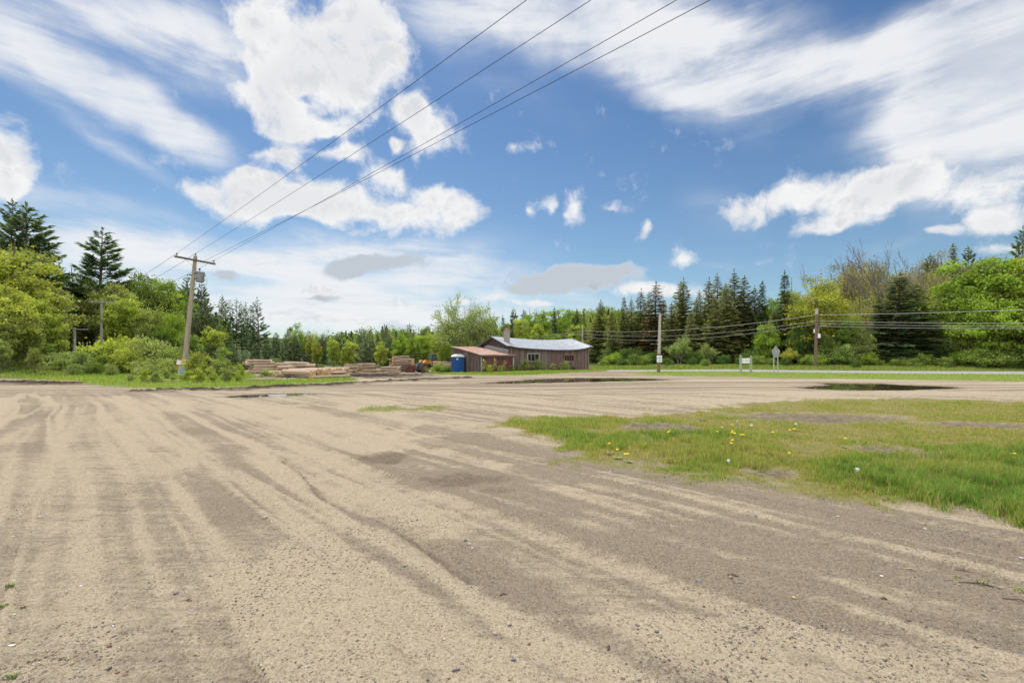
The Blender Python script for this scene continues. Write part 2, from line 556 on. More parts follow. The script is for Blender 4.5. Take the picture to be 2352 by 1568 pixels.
WIRE = simple('wire_black', (0.05, 0.05, 0.055), 0.95, spec=0.0)
PALEWIRE = simple('wire_pale', (0.40, 0.40, 0.38), 0.95, spec=0.0)
WHITE = simple('white_board', (0.78, 0.79, 0.80), 0.45, var=0.05)
# ------------------------------------------------------------------ ground sheet
def spaced(a, b, rate, floor):
    out = [a]
    while out[-1] < b:
        out.append(out[-1] + max(floor, abs(out[-1]) * rate))
    return out


ys = [-60, -45, -32, -22, -15, -10, -7, -5, -3.5, -2.4, -1.5, -0.8, -0.2, 0.3, 0.7, 1.0, 1.25, 1.45]
ys += spaced(1.6, 22, 0.0105, 0.012)
ys += spaced(ys[-1] + .12, 46, 0.0055, 0.1)
ys += spaced(ys[-1] + .3, 130, 0.012, 0.3)
ys += spaced(ys[-1] + 2, 700, 0.03, 2)
us = list(np.arange(-1.3, 1.3001, 0.0058))
k = 0.012
while us[-1] < 9:
    us.append(us[-1] + k); us.insert(0, us[0] - k); k *= 1.18
gy_, gu_ = np.meshgrid(np.array(ys), np.array(us), indexing='ij')
GX = gu_ * np.sqrt(gy_ ** 2 + 2.0)
GY = gy_
nr, nc = GX.shape
z = base_height(GX, GY)
s_ = (GX + GY) / math.sqrt(2); t_ = (GY - GX) / math.sqrt(2)
near = S((24 - GY) / 8)
# grass cover -----------------------------------------------------------
n1 = fbm(GX * 1.3, GY * 1.3, 1) - .5
n2 = fbm(GX * 5, GY * 5, 2, 3) - .5
n3 = fbm(GX * .35, GY * .35, 3) - .5
grass = S((sd(PATCH, GX, GY) + n1 * 2.0 + n2 * 1.2) / .8)
for px, py, rx, ry in BARE:
    (bx, by), (ex, _), (_, fy0), (_, fy1) = gr(px, py), gr(px + rx, py), gr(px, py + ry), gr(px, py - ry)
    d = np.hypot((GX - bx) / (ex - bx), (GY - by) / ((fy1 - fy0) / 2))
    grass *= 1 - .9 * S((1.25 - d + n1 * .9 + n2 * .6) / .5)
tuft = np.zeros_like(grass)
for px, py, rx, ry in TUFTS:
    (bx, by), (ex, _), (_, fy0), (_, fy1) = gr(px, py), gr(px + rx, py), gr(px, py + ry), gr(px, py - ry)
    d = np.hypot((GX - bx) / (ex - bx), (GY - by) / ((fy1 - fy0) / 2))
    tuft = np.maximum(tuft, .8 * S((1.0 - d + n1 * 1.2 + n2 * 1.2) / .6))
verge = S((sd(VERGE, GX, GY) + n1 * .9) / .5)
house = S((sd(HOUSE_GRASS, GX, GY) + n1 * 1.0) / .6)
leftv = S((sd(LEFT_VERGE, GX, GY) + n1 * 1.2) / .6)
road_y = np.interp(GX, [p[0] for p in ROAD[::-1]], [p[1] for p in ROAD[::-1]])
road_d = sline(ROAD, GX, GY)
lush = np.maximum.reduce([verge, house, leftv])
beyond = S((GY - road_y - 5.2) / .8) * S((GX - 2) / 8)
wild = np.maximum(beyond, np.maximum(S((-GX - 34 + n3 * 6) / 4) * S((GY - 28 - n3 * 6 - .0 * GX) / 3), S((GY - 94 + n3 * 10) / 6)))
cover = np.maximum.reduce([grass, tuft, verge, house, leftv, wild])
roadside = S((5.6 - road_d) / .6)
cover *= 1 - roadside
# ruts and relief ---------------------------------------------------------
wob = (fbm(t_ * .12, s_ * .1, 5, 2) - .5) * .9
str1 = fbm((s_ + wob) * 1.7, t_ * .07, 6, 3)
str2 = fbm((s_ + wob) * 4.6, t_ * .16, 7, 3)
far_str = fbm(GY * 1.4 + (fbm(GX * .1, GY * .1, 8) - .5) * 3, GX * .07, 8, 4)
edge = 2.2 + 1.5 * S((2.2 - t_) / 3.0) + (vnoise(t_ * .9, 0 * t_, 11) - .5) * .5
lane = S((s_ - edge) / .22) * S((6.6 - s_) / .8) * S((9.5 - t_) / 4.5) * S((GY - 1.0) / 1)
dk = np.zeros_like(lane)
for px, py, rx, ry, a in ((890, 1050, 75, 14, 1.0), (1060, 1100, 170, 22, .8), (1150, 1130, 60, 10, .6), (700, 1085, 70, 14, .55), (840, 1190, 70, 14, .4), (560, 1030, 90, 10, .35), (650, 1000, 120, 8, .3)):
    bx, by = gr(px, py); ex, _ = gr(px + rx, py); _, f0 = gr(px, py + ry); _, f1 = gr(px, py - ry)
    d = np.hypot((GX - bx) / (ex - bx), (GY - by) / ((f1 - f0) / 2))
    dk = np.maximum(dk, a * S((1.3 - d + n1 * .8) / .9))
RUT = [gr(*q) for q in ((640, 1060), (690, 1095), (735, 1150), (800, 1178), (860, 1192), (920, 1232), (1000, 1292), (1080, 1345))]
rut_d = sline(RUT, GX, GY) + (fbm(GX * 3, GY * 3, 44) - .5) * .12
rut_side = sd(RUT + [gr(1500, 1300), gr(1300, 1000), gr(900, 990)], GX, GY) > 0
wet_and_rut_shade = np.where(rut_side, S(1.2 - rut_d / .16), 0) * .75  # painted shade line along the rut edge, sharing this dark mask
for px, py, rx, ry, a in ((885, 1052, 60, 12, .75), (1060, 1100, 130, 15, .7), (1150, 1128, 60, 9, .6), (1180, 1150, 90, 10, .45), (960, 1072, 60, 8, .4)):
    bx, by = gr(px, py); ex, _ = gr(px + rx, py); _, f0 = gr(px, py + ry); _, f1 = gr(px, py - ry)
    wet_and_rut_shade = np.maximum(wet_and_rut_shade, a * S((1.3 - np.hypot((GX - bx) / (ex - bx), (GY - by) / ((f1 - f0) / 2)) + n1 * .9 + n2 * .5) / .8))
# sharp little crests of pushed-up sand, long and thin, along the wheel tracks
c1 = 1 - np.abs(2 * fbm((s_ + wob) * 1.25, t_ * .05, 61, 3) - 1)
c2 = 1 - np.abs(2 * fbm((s_ + wob * .6) * 2.3, t_ * .09, 62, 3) - 1)
crest = np.maximum(S((c1 - .86) / .11), .8 * S((c2 - .86) / .11)) * near * (.35 + 1.0 * S((fbm(GX * .8, GY * .8, 63) - .35) / .25))
gut = np.maximum(S((c1 - .62) / .2) * S((.86 - c1) / .1), .8 * S((c2 - .62) / .2) * S((.86 - c2) / .1)) * near
# pale drifted sand between the wheel tracks
ridge = np.zeros_like(lane)
for (pa, pb, wdt, a) in (((1010, 1030), (1160, 1066), .16, 1.0), ((885, 1030), (1480, 1180), .10, .7), ((1060, 1125), (1700, 1290), .12, .55), ((1180, 1160), (2352, 1440), .14, .5), ((1000, 1000), (880, 1010), .2, .7), ((950, 975), (870, 1015), .2, .7)):
    d = sline([gr(*pa), gr(*pb)], GX, GY)
    ridge = np.maximum(ridge, a * S(1.3 - d / wdt + n2 * 1.2))
damp = (S((str1 - .42) / .20) * .30 + S((str2 - .42) / .22) * .30 + S((fbm(GX * 1.1, GY * 1.1, 41) - .42) / .25) * .20) * (.35 + 1.1 * fbm(GX * .45, GY * .45, 42)) * near + S((far_str - .36) / .22) * .85 * (1 - near)
damp = np.clip(damp + .30 * lane * S((s_ - 3.0) / 1.2) + .42 * lane * (.55 + .9 * (fbm(s_ * 2.5, t_ * .5, 43))) + .62 * dk - .6 * ridge - .30 * S((.47 - str2) / .14) * near + n3 * .35 + .05 - .55 * crest + .16 * gut, 0, 1)
mud = S(1.35 - sline(MUDLINE, GX, GY) / .8 + n1 * 1.6 + n2 * .8) * .95
mud = np.maximum(mud, S(1.3 - sline(MOUND, GX, GY) / 1.1 + n1 * 1.5 + n2))
YARD = P((820, 871), (1000, 866), (1045, 857), (1000, 850), (840, 851), (560, 856), (600, 872))
mud = np.maximum(mud, S((sd(YARD, GX, GY) + n1 * 4) / 3) * (.5 + .5 * S((far_str - .42) / .2)))
for q in PUDDLES:
    d = sd(q, GX, GY)
    damp = np.maximum(damp, .8 * S((d + 1.0 + n1 * 1.5) / .9))
    wet_and_rut_shade = np.maximum(wet_and_rut_shade, .8 * S((d + .55 + n1 * 1.2 + n2 * .6) / .5))
    z = np.where(GY > 10, z * (1 - .9 * S((d + 3) / 2.5)), z)
rough = (fbm(GX * .9, GY * .9, 12) - .5) * .05 + (fbm(GX * 7, GY * 7, 13, 3) - .5) * .030
z = z + rough * S((GY - .2) / .5 + .4) * (1 - roadside) * (1 - .75 * S((GY - 16) / 8) * S((48 - GY) / 4))
z = z + near * (1 - cover) * ((str1 - .5) * .06 + (str2 - .5) * .045) - .022 * near * lane * S((s_ - edge) / .15) * S((4.2 - s_) / 1.5)
z = z - .035 * np.where(rut_side, S(1.4 - rut_d / .3), 0) + .02 * np.where(rut_side, 0, S(1.2 - rut_d / .2))
z = z + .022 * crest * (1 - cover) - .010 * gut * (1 - cover)
z = z + mud * (.6 * fbm(GX * 1.6, GY * 1.6, 14) + .6 * fbm(GX * 4.5, GY * 4.5, 45, 3) - .32) * .34 * S((GY - 12) / 4) * S((60 - GY) / 15)
z = z + .05 * cover * (.3 + fbm(GX * 2.2, GY * 2.2, 15))
for i, q in enumerate(PUDDLES):
    d = sd(q, GX, GY)
    z = z - (.075 if i < 2 else .045) * S((d + .25 + n1 * .5 + n2 * .25) / .5)
zroad = base_height(GX, road_y) + .0
z = z * (1 - S((6.5 - road_d) / 1.2)) + (base_height(GX, GY) - .07) * S((6.5 - road_d) / 1.2)
gravel = S((fbm(GX * .8, GY * .8, 16) - .5) / .18) * .8
(bx, by) = gr(1890, 961)
barek = np.zeros_like(z)
for px, py, rx, ry in BARE:
    (bx, by), (ex, _), (_, fy0), (_, fy1) = gr(px, py), gr(px + rx, py), gr(px, py + ry), gr(px, py - ry)
    barek = np.maximum(barek, S((1.15 - np.hypot((GX - bx) / (ex - bx), (GY - by) / ((fy1 - fy0) / 2)) + n1) / .4))
idx = np.arange(nr * nc).reshape(nr, nc)
quads = np.stack([idx[:-1, :-1], idx[:-1, 1:], idx[1:, 1:], idx[1:, :-1]], -1).reshape(-1, 4)


def ground_material():
    m = bpy.data.materials.new('dirt_and_turf'); m.use_nodes = True
    T = NT(m.node_tree)
    p = T.n('ShaderNodeBsdfPrincipled'); o = T.n('ShaderNodeOutputMaterial'); T.put(o.inputs[0], p.outputs[0])
    co = T.n('ShaderNodeTexCoord').outputs['Object']
    fine = T.noise(co, 55, 5, 0.7)
    mid = T.noise(co, 7, 6, 0.65)
    big = T.noise(co, 0.5, 5, 0.6)
    trk = T.noise(T.mapping(co, rot=(0, 0, R(45)), sc=(.45, 7, 1)), 1.0, 5, 0.65, .3)
    mid2 = T.noise(co, 19, 5, 0.7)
    trk2 = T.noise(T.mapping(co, rot=(0, 0, R(45)), sc=(.7, 24, 1)), 1.0, 4, 0.6, .2)
    trk = T.math('ADD', T.math('MULTIPLY', trk, .55), T.math('MULTIPLY', trk2, .45))
    mid = T.math('ADD', T.math('MULTIPLY', mid, .6), T.math('MULTIPLY', mid2, .4))
    dmp = T.math('ADD', T.attr('damp'), T.math('MULTIPLY', T.math('SUBTRACT', T.math('ADD', mid, trk), 1.0), 1.7))
    wet_and_rut_shade = T.smooth(T.math('ADD', T.attr('wet_and_rut_shade'), T.math('MULTIPLY', T.math('SUBTRACT', mid, .5), 1.2)), .35, .8)  # wet soil plus the painted shade line of the rut
    light = T.mix(T.smooth(fine, .35, .65), (.285, .236, .168), (.400, .336, .246))
    dark = T.mix(T.smooth(fine, .35, .65), (.148, .119, .090), (.248, .203, .155))
    c = T.mix(T.smooth(dmp, .05, .85), light, dark)
    c = T.mix(T.math('MULTIPLY', wet_and_rut_shade, .75), c, T.mix(fine, (.075, .055, .040), (.135, .102, .076)))
    # coloured grit
    vo = T.n('ShaderNodeTexVoronoi'); T.put(vo.inputs['Vector'], co); vo.inputs['Scale'].default_value = 42
    sv = T.n('ShaderNodeSeparateColor'); T.put(sv.inputs[0], vo.outputs['Color'])
    grit = T.math('MULTIPLY', T.smooth(sv.outputs[0], .72, .8), T.smooth(vo.outputs['Distance'], .42, .3))
    gcol = T.mix(sv.outputs[1], (.08, .075, .072), (.33, .285, .23))
    gcol = T.mix(T.smooth(sv.outputs[2], .85, .9), gcol, (.33, .17, .10))
    c = T.mix(T.math('MULTIPLY', grit, T.smooth(T.attr('gravel'), 0, 1, .35, .85)), c, gcol)
    vo2 = T.n('ShaderNodeTexVoronoi'); T.put(vo2.inputs['Vector'], co); vo2.inputs['Scale'].default_value = 130
    sv2 = T.n('ShaderNodeSeparateColor'); T.put(sv2.inputs[0], vo2.outputs['Color'])
    c = T.mix(T.math('MULTIPLY', T.smooth(sv2.outputs[0], .7, .8), .6), c, T.mix(sv2.outputs[1], (.08, .07, .055), (.36, .31, .24)))
    mudc = T.mix(mid, (.012, .010, .008), (.055, .043, .033))
    c = T.mix(T.attr('mud'), c, mudc)
    c = T.mix(T.math('MULTIPLY', T.attr('bare'), .8), c, T.mix(T.smooth(mid, .38, .62), (.035, .029, .024), (.21, .165, .122)))
    gn = T.noise(co, 2.3, 6, 0.7)
    turf = T.mix(T.smooth(gn, .35, .65), (.13, .145, .036), (.19, .175, .07))
    turf = T.mix(T.smooth(fine, .42, .7), turf, (.20, .165, .085))
    turf = T.mix(T.attr('lush'), turf, T.mix(T.smooth(gn, .35, .65), (.12, .18, .034), (.18, .215, .052)))
    turf = T.mix(T.attr('wild'), turf, T.mix(gn, (.03, .05, .014), (.075, .10, .03)))
    c = T.mix(T.attr('cover'), c, turf)
    T.put(p.inputs['Base Color'], c)
    T.put(p.inputs['Roughness'], T.smooth(T.attr('mud'), 0, 1, .95, 1.0))
    p.inputs['Specular IOR Level'].default_value = 0.04
    h = T.math('ADD', T.math('MULTIPLY', fine, .35), T.math('ADD', T.math('MULTIPLY', mid, .9), T.math('MULTIPLY', grit, .35)))
    b = T.n('ShaderNodeBump'); b.inputs['Strength'].default_value = 1.0; b.inputs['Distance'].default_value = .045
    T.put(b.inputs['Height'], h); T.put(p.inputs['Normal'], b.outputs[0])
    return m


GM = ground_material()
GZ = z
me = mesh_np('ground', np.stack([GX, GY, z], -1).reshape(-1, 3), quads, dict(damp=damp.ravel(), cover=cover.ravel(), mud=mud.ravel(), gravel=gravel.ravel(), wild=wild.ravel(), lush=lush.ravel(), wet_and_rut_shade=wet_and_rut_shade.ravel(), bare=barek.ravel()), GM, True)
tag(link('ground', me), 'sandy gravel yard with wheel tracks and turf', kind='structure')
ys_np, us_np = np.array(ys), np.array(us)


def ground_z(x, y):
    """height of the finished ground sheet (bilinear)"""
    x = np.atleast_1d(np.asarray(x, float)); y = np.atleast_1d(np.asarray(y, float))
    i = np.clip(np.searchsorted(ys_np, y) - 1, 0, nr - 2)
    u = x / np.sqrt(y ** 2 + 2.0)
    j = np.clip(np.searchsorted(us_np, u) - 1, 0, nc - 2)
    fy = np.clip((y - ys_np[i]) / (ys_np[i + 1] - ys_np[i]), 0, 1); fx = np.clip((u - us_np[j]) / (us_np[j + 1] - us_np[j]), 0, 1)
    return (GZ[i, j] * (1 - fx) + GZ[i, j + 1] * fx) * (1 - fy) + (GZ[i + 1, j] * (1 - fx) + GZ[i + 1, j + 1] * fx) * fy


def gz(x, y):
    return float(ground_z(x, y)[0])


def sample_grid(A, x, y):
    i = np.clip(np.searchsorted(ys_np, y), 0, nr - 1); j = np.clip(np.searchsorted(us_np, x / np.sqrt(y ** 2 + 2.0)), 0, nc - 1)
    return A[i, j]


# road ------------------------------------------------------------------
def asphalt():
    m = bpy.data.materials.new('worn_asphalt'); m.use_nodes = True
    T = NT(m.node_tree)
    p = T.n('ShaderNodeBsdfPrincipled'); o = T.n('ShaderNodeOutputMaterial'); T.put(o.inputs[0], p.outputs[0])
    co = T.n('ShaderNodeTexCoord').outputs['Object']
    c = T.mix(T.smooth(T.noise(co, 1.2, 7, .7), .3, .7), (.19, .19, .184), (.245, .242, .232))
    T.put(p.inputs['Base Color'], c); p.inputs['Roughness'].default_value = .85
    return m


pts = []
for (x0, y0), (x1, y1) in zip(ROAD[:-1], ROAD[1:]):
    for q in range(10):
        pts.append((x0 + (x1 - x0) * q / 10, y0 + (y1 - y0) * q / 10))
rows = []
for q in range(len(pts)):
    a, b = pts[max(0, q - 3)], pts[min(len(pts) - 1, q + 3)]
    dx, dy = b[0] - a[0], b[1] - a[1]; L = math.hypot(dx, dy); nx, ny = -dy / L, dx / L
    rows.append([(pts[q][0] + nx * w, pts[q][1] + ny * w, G(pts[q][0] + nx * w, pts[q][1] + ny * w) + (.03 - .012 * abs(w))) for w in np.linspace(-5, 5, 9)])
rv = np.array(rows).reshape(-1, 3); ri = np.arange(len(rows) * 9).reshape(len(rows), 9)
rq = np.stack([ri[:-1, :-1], ri[:-1, 1:], ri[1:, 1:], ri[1:, :-1]], -1).reshape(-1, 4)
road_me = mesh_np('road', rv, rq, None, asphalt(), True)
tag(link('road', road_me), 'pale grey two lane asphalt road', kind='structure')


# puddles ---------------------------------------------------------------
def water_mat():
    m = bpy.data.materials.new('puddle_water'); m.use_nodes = True
    T = NT(m.node_tree)
    p = T.n('ShaderNodeBsdfPrincipled'); o = T.n('ShaderNodeOutputMaterial'); T.put(o.inputs[0], p.outputs[0])
    p.inputs['Base Color'].default_value = (.045, .034, .02, 1); p.inputs['Roughness'].default_value = .015; p.inputs['IOR'].default_value = 1.33
    b = T.n('ShaderNodeBump'); b.inputs['Strength'].default_value = .018; b.inputs['Distance'].default_value = .02
    T.put(b.inputs['Height'], T.noise(T.n('ShaderNodeTexCoord').outputs['Object'], 3.0, 3)); T.put(p.inputs['Normal'], b.outputs[0])
    return m


WM = water_mat()
for q, zz, lb in zip(PUDDLES, (WATER_Z, WATER_Z, -.012), ('long puddle in front of the barn', 'dark oval puddle near the road verge', 'thin silvery puddle beside the mud ridge')):
    cx = sum(p[0] for p in q) / len(q); cy = sum(p[1] for p in q) / len(q)
    ring = []
    for (x, y), (x2, y2) in zip(q, q[1:] + q[:1]):
        for f in (0, .5):
            xx, yy = x + (x2 - x) * f, y + (y2 - y) * f
            ring.append((cx + (xx - cx) * 1.04, cy + (yy - cy) * 1.14, zz))
    me = bpy.data.meshes.new('puddle'); me.from_pydata(ring, [], [tuple(range(len(ring)))]); me.materials.append(WM)
    tag(link('puddle', me), lb, kind='structure')

# loose gravel ------------------------------------------------------------
rng = np.random.default_rng(3)
STONE = bpy.data.materials.new('stones'); STONE.use_nodes = True
T = NT(STONE.node_tree)
p_ = T.n('ShaderNodeBsdfPrincipled'); o_ = T.n('ShaderNodeOutputMaterial'); T.put(o_.inputs[0], p_.outputs[0])
r_ = T.attr('rnd')
rp = T.n('ShaderNodeValToRGB'); T.put(rp.inputs[0], r_)
cr = rp.color_ramp
cr.interpolation = 'CONSTANT'
for i_, (pos, cc) in enumerate(((0, (.08, .075, .07)), (.25, (.155, .13, .10)), (.45, (.25, .21, .155)), (.68, (.12, .12, .13)), (.80, (.21, .115, .075)), (.88, (.32, .275, .21)), (.965, (.5, .49, .46)))):
    e = cr.elements[i_] if i_ < 2 else cr.elements.new(pos)
    e.position = pos; e.color = cc + (1,)
T.put(p_.inputs['Base Color'], rp.outputs[0]); p_.inputs['Roughness'].default_value = .85
N = 70000
gyv = 1.7 * np.exp(rng.random(N) * math.log(13 / 1.7))
gxv = (rng.random(N) * 2 - 1) * 1.25 * gyv
dens = .035 + 1.0 * S((fbm(gxv * .8, gyv * .8, 16) - .46) / .2) * S((fbm(gxv * 3, gyv * 3, 17, 2) - .38) / .3)
keep = (rng.random(N) < dens) & (sample_grid(cover, gxv, gyv) < .5)
gxv, gyv = gxv[keep], gyv[keep]
n = len(gxv)
size = .0028 + .006 * rng.random(n) ** 3 + .007 * (rng.random(n) < .03) * rng.random(n)
octv = np.array([(1, 0, 0), (0, 1, 0), (-1, 0, 0), (0, -1, 0), (0, 0, 1), (0, 0, -1)], float)
octf = np.array([(0, 1, 4), (1, 2, 4), (2, 3, 4), (3, 0, 4), (1, 0, 5), (2, 1, 5), (3, 2, 5), (0, 3, 5)])
V = octv[None] * (size[:, None, None] * rng.uniform(.55, 1.3, (n, 6, 1))) * np.array([1.25, 1, .75])
a = rng.random(n) * 6.28
ca, sa = np.cos(a)[:, None], np.sin(a)[:, None]
X = V[:, :, 0] * ca - V[:, :, 1] * sa + gxv[:, None]; Yv = V[:, :, 0] * sa + V[:, :, 1] * ca + gyv[:, None]
Zv = V[:, :, 2] + (ground_z(gxv, gyv) + size * .25)[:, None]
me = mesh_np('gravel', np.stack([X, Yv, Zv], -1).reshape(-1, 3), (octf[None] + 6 * np.arange(n)[:, None, None]).reshape(-1, 3), dict(rnd=np.repeat(rng.random(n), 6)), STONE)
tag(link('gravel', me), 'loose mixed gravel scattered over the sandy ground', kind='stuff')


# ------------------------------------------------------------------ grass
def blades(name, x, y, h, w, tint, rng, lean=.45, label='', seg=True):
    n = len(x)
    zg = ground_z(x, y) - .01
    a = rng.random(n) * 6.283
    dx, dy = np.cos(a), np.sin(a)
    b = rng.random(n) * 6.283
    l = h * lean * rng.random(n)
    lx, ly = np.cos(b) * l, np.sin(b) * l
    hw = w / 2
    if seg:
        V = np.empty((n, 5, 3))
        V[:, 0] = np.stack([x - dx * hw, y - dy * hw, zg], -1); V[:, 1] = np.stack([x + dx * hw, y + dy * hw, zg], -1)
        V[:, 2] = np.stack([x + dx * hw * .8 + lx * .35, y + dy * hw * .8 + ly * .35, zg + h * .6], -1)
        V[:, 3] = np.stack([x - dx * hw * .8 + lx * .35, y - dy * hw * .8 + ly * .35, zg + h * .6], -1)
        V[:, 4] = np.stack([x + lx, y + ly, zg + h], -1)
        Fq = np.array([(0, 1, 2), (0, 2, 3), (3, 2, 4)]); k = 5
    else:
        V = np.empty((n, 3, 3))
        V[:, 0] = np.stack([x - dx * hw, y - dy * hw, zg], -1); V[:, 1] = np.stack([x + dx * hw, y + dy * hw, zg], -1)
        V[:, 2] = np.stack([x + lx, y + ly, zg + h], -1)
        Fq = np.array([(0, 1, 2)]); k = 3
    fq = (Fq[None] + k * np.arange(n)[:, None, None]).reshape(-1, 3)
    me = mesh_np(name, V.reshape(-1, 3), fq, dict(rnd=np.repeat(rng.random(n), k), tint=np.repeat(tint, k)), GRASSM)
    return tag(link(name, me), label, kind='stuff')


GRASSM = bpy.data.materials.new('grass_blades'); GRASSM.use_nodes = True
T = NT(GRASSM.node_tree)
tt = T.attr('tint'); rr = T.attr('rnd')
gc = T.n('ShaderNodeValToRGB'); T.put(gc.inputs[0], tt)
for i_, (pos, cc) in enumerate(((0, (.42, .345, .18)), (.34, (.36, .345, .11)), (.6, (.265, .345, .065)), (1.0, (.15, .28, .05)))):
    e = gc.color_ramp.elements[i_] if i_ < 2 else gc.color_ramp.elements.new(pos)
    e.position = pos; e.color = cc + (1,)
gcol = T.mix(1.0, gc.outputs[0], T.mix(rr, (.65, .65, .65), (1.3, 1.3, 1.3)), 'MULTIPLY')
gd = T.n('ShaderNodeBsdfPrincipled'); T.put(gd.inputs['Base Color'], gcol); gd.inputs['Roughness'].default_value = .6; gd.inputs['Specular IOR Level'].default_value = .25
gt = T.n('ShaderNodeBsdfTranslucent'); T.put(gt.inputs[0], T.mix(1.0, gcol, (1.2, 1.25, .6), 'MULTIPLY'))
gx = T.n('ShaderNodeMixShader'); gx.inputs[0].default_value = .45; T.put(gx.inputs[1], gd.outputs[0]); T.put(gx.inputs[2], gt.outputs[0])
go = T.n('ShaderNodeOutputMaterial'); T.put(go.inputs[0], gx.outputs[0])

rng = np.random.default_rng(11)
N = 520000
y = 3.9 * np.exp(rng.random(N) * math.log(16 / 3.9)); x = rng.uniform(-.12, 1.32, N) * y
cov = sample_grid(grass, x, y)
clump = fbm(x * 1.1, y * 1.1, 21); clump2 = fbm(x * 4.5, y * 4.5, 22, 3)
tall = np.maximum.reduce([S((sd(P((1880, 1075), (2100, 1040), (2500, 1030), (2700, 1300), (2352, 1225), (2100, 1170), (1950, 1130)), x, y) + .5) / .9),
                          .62 * S((sd(P((1420, 1010), (1500, 990), (1680, 1000), (1800, 1040), (1760, 1080), (1560, 1075), (1440, 1040)), x, y) + .5) / .8),
                          .45 * S((sd(P((1150, 965), (1420, 955), (1440, 975), (1300, 1000), (1200, 995)), x, y) + .5) / .8),
                          .5 * S((sd(P((1280, 1000), (1500, 1010), (1500, 1060), (1330, 1050)), x, y) + .3) / .6)])
inner = S((sd(PATCH, x, y) + .5) / 1.8)
keep = rng.random(N) < cov ** 2 * (.3 + .7 * inner) * (.10 + .9 * S((clump2 - .34 + .25 * tall) / .22)) * (.35 + .65 * S((clump - .33 + tall * .3) / .2))
x, y, tall, clump, clump2, inner = x[keep], y[keep], tall[keep] * (.45 + .55 * inner[keep]), clump[keep], clump2[keep], inner[keep]
n = len(x)
h = (.55 + .45 * inner) * (.020 + .042 * rng.random(n)) * (.6 + 1.0 * clump) + tall * (.06 + .125 * rng.random(n)) * S((clump2 - .3) / .3)
tint = np.clip(.24 + .75 * (clump - .42) * 1.9 + .55 * tall + rng.normal(0, .17, n) - .10 * S((y - 6) / 6), 0, 1)
tint[rng.random(n) < .24] *= .15
blades('grass', x, y, h, .0036 + .00065 * y, tint, rng, .6, 'patchy yellow green grass on the near plot')

N = 60000
x = rng.uniform(-14, 75, N); y = rng.uniform(13, 48, N)
y[:20000] = rng.uniform(13, 22, 20000); x[:20000] = rng.uniform(-9, 2, 20000)
v = sample_grid(np.maximum(verge, tuft), x, y) * (sample_grid(roadside, x, y) < .3)
keep = rng.random(N) < v
x, y = x[keep], y[keep]; n = len(x)
blades('grass', x, y, (.05 + .09 * rng.random(n)) * np.where(y < 25, .6, 1), .012 + .0008 * y, np.clip(.62 + rng.normal(0, .2, n) + (fbm(x * .4, y * .4, 5) - .5), 0, 1), rng, .5, 'mown green strip of grass along the road', False)

N = 150000
x = np.concatenate([rng.uniform(-12, 11, N // 3), rng.uniform(-58, -5, N - N // 3)]); y = np.concatenate([rng.uniform(36, 60, N // 3), rng.uniform(21, 50, N - N // 3)])
v = np.maximum(sample_grid(house, x, y), sample_grid(leftv, x, y)) * (sample_grid(roadside, x, y) < .3)
keep = rng.random(N) < v
x, y = x[keep], y[keep]; n = len(x)
blades('grass', x, y, .08 + .22 * rng.random(n) * fbm(x * .5, y * .5, 31), .016 + .0008 * y, np.clip(.66 + rng.normal(0, .2, n) + (fbm(x * .4, y * .4, 6) - .5) * .8, 0, 1), rng, .6, 'rough grass around the barn and along the mud ridge', False)
N = 60000
x = rng.uniform(4, 110, N); off = 4.6 + 9 * rng.random(N) ** 2
y = np.interp(x, [p[0] for p in ROAD[::-1]], [p[1] for p in ROAD[::-1]]) + off * 1.12
keep = sample_grid(roadside, x, y) < .35
x, y = x[keep], y[keep]; n = len(x)
blades('grass', x, y, .15 + .35 * rng.random(n) * fbm(x * .5, y * .5, 33), .03 + .0008 * y, np.clip(.6 + rng.normal(0, .2, n), 0, 1), rng, .6, 'rough grass on the far side of the road', False)
# ------------------------------------------------------------------ barn and lean-to
def plank_mat(name, cols, rough=.9, fade=.35):
    m = bpy.data.materials.new(name); m.use_nodes = True
    T = NT(m.node_tree)
    p = T.n('ShaderNodeBsdfPrincipled'); o = T.n('ShaderNodeOutputMaterial'); T.put(o.inputs[0], p.outputs[0])
    r = T.attr('rnd')
    rp = T.n('ShaderNodeValToRGB'); T.put(rp.inputs[0], r); rp.color_ramp.interpolation = 'CONSTANT'
    for i, c in enumerate(cols):
        e = rp.color_ramp.elements[i] if i < 2 else rp.color_ramp.elements.new(1)
        e.position = i / len(cols); e.color = tuple(c) + (1,)
    co = T.n('ShaderNodeTexCoord').outputs['Object']
    st = T.noise(T.mapping(co, sc=(14, 14, .9)), 1.0, 6, .7)
    bl = T.noise(T.mapping(co, sc=(1.1, 1.1, .6)), 1.0, 6, .65)
    c = T.mix(T.smooth(st, .45, .72), rp.outputs[0], (.19, .17, .155))
    c = T.mix(T.math('MULTIPLY', T.smooth(bl, .5, .72), fade), c, (.20, .185, .172))
    c = T.mix(T.smooth(T.noise(T.mapping(co, sc=(20, 20, 1.6)), 1.0, 4, .7), .60, .72), c, (.055, .04, .035))
    T.put(p.inputs['Base Color'], c); p.inputs['Roughness'].default_value = rough; p.inputs['Specular IOR Level'].default_value = .2
    b = T.n('ShaderNodeBump'); b.inputs['Strength'].default_value = .4; b.inputs['Distance'].default_value = .02
    T.put(b.inputs['Height'], st); T.put(p.inputs['Normal'], b.outputs[0])
    return m


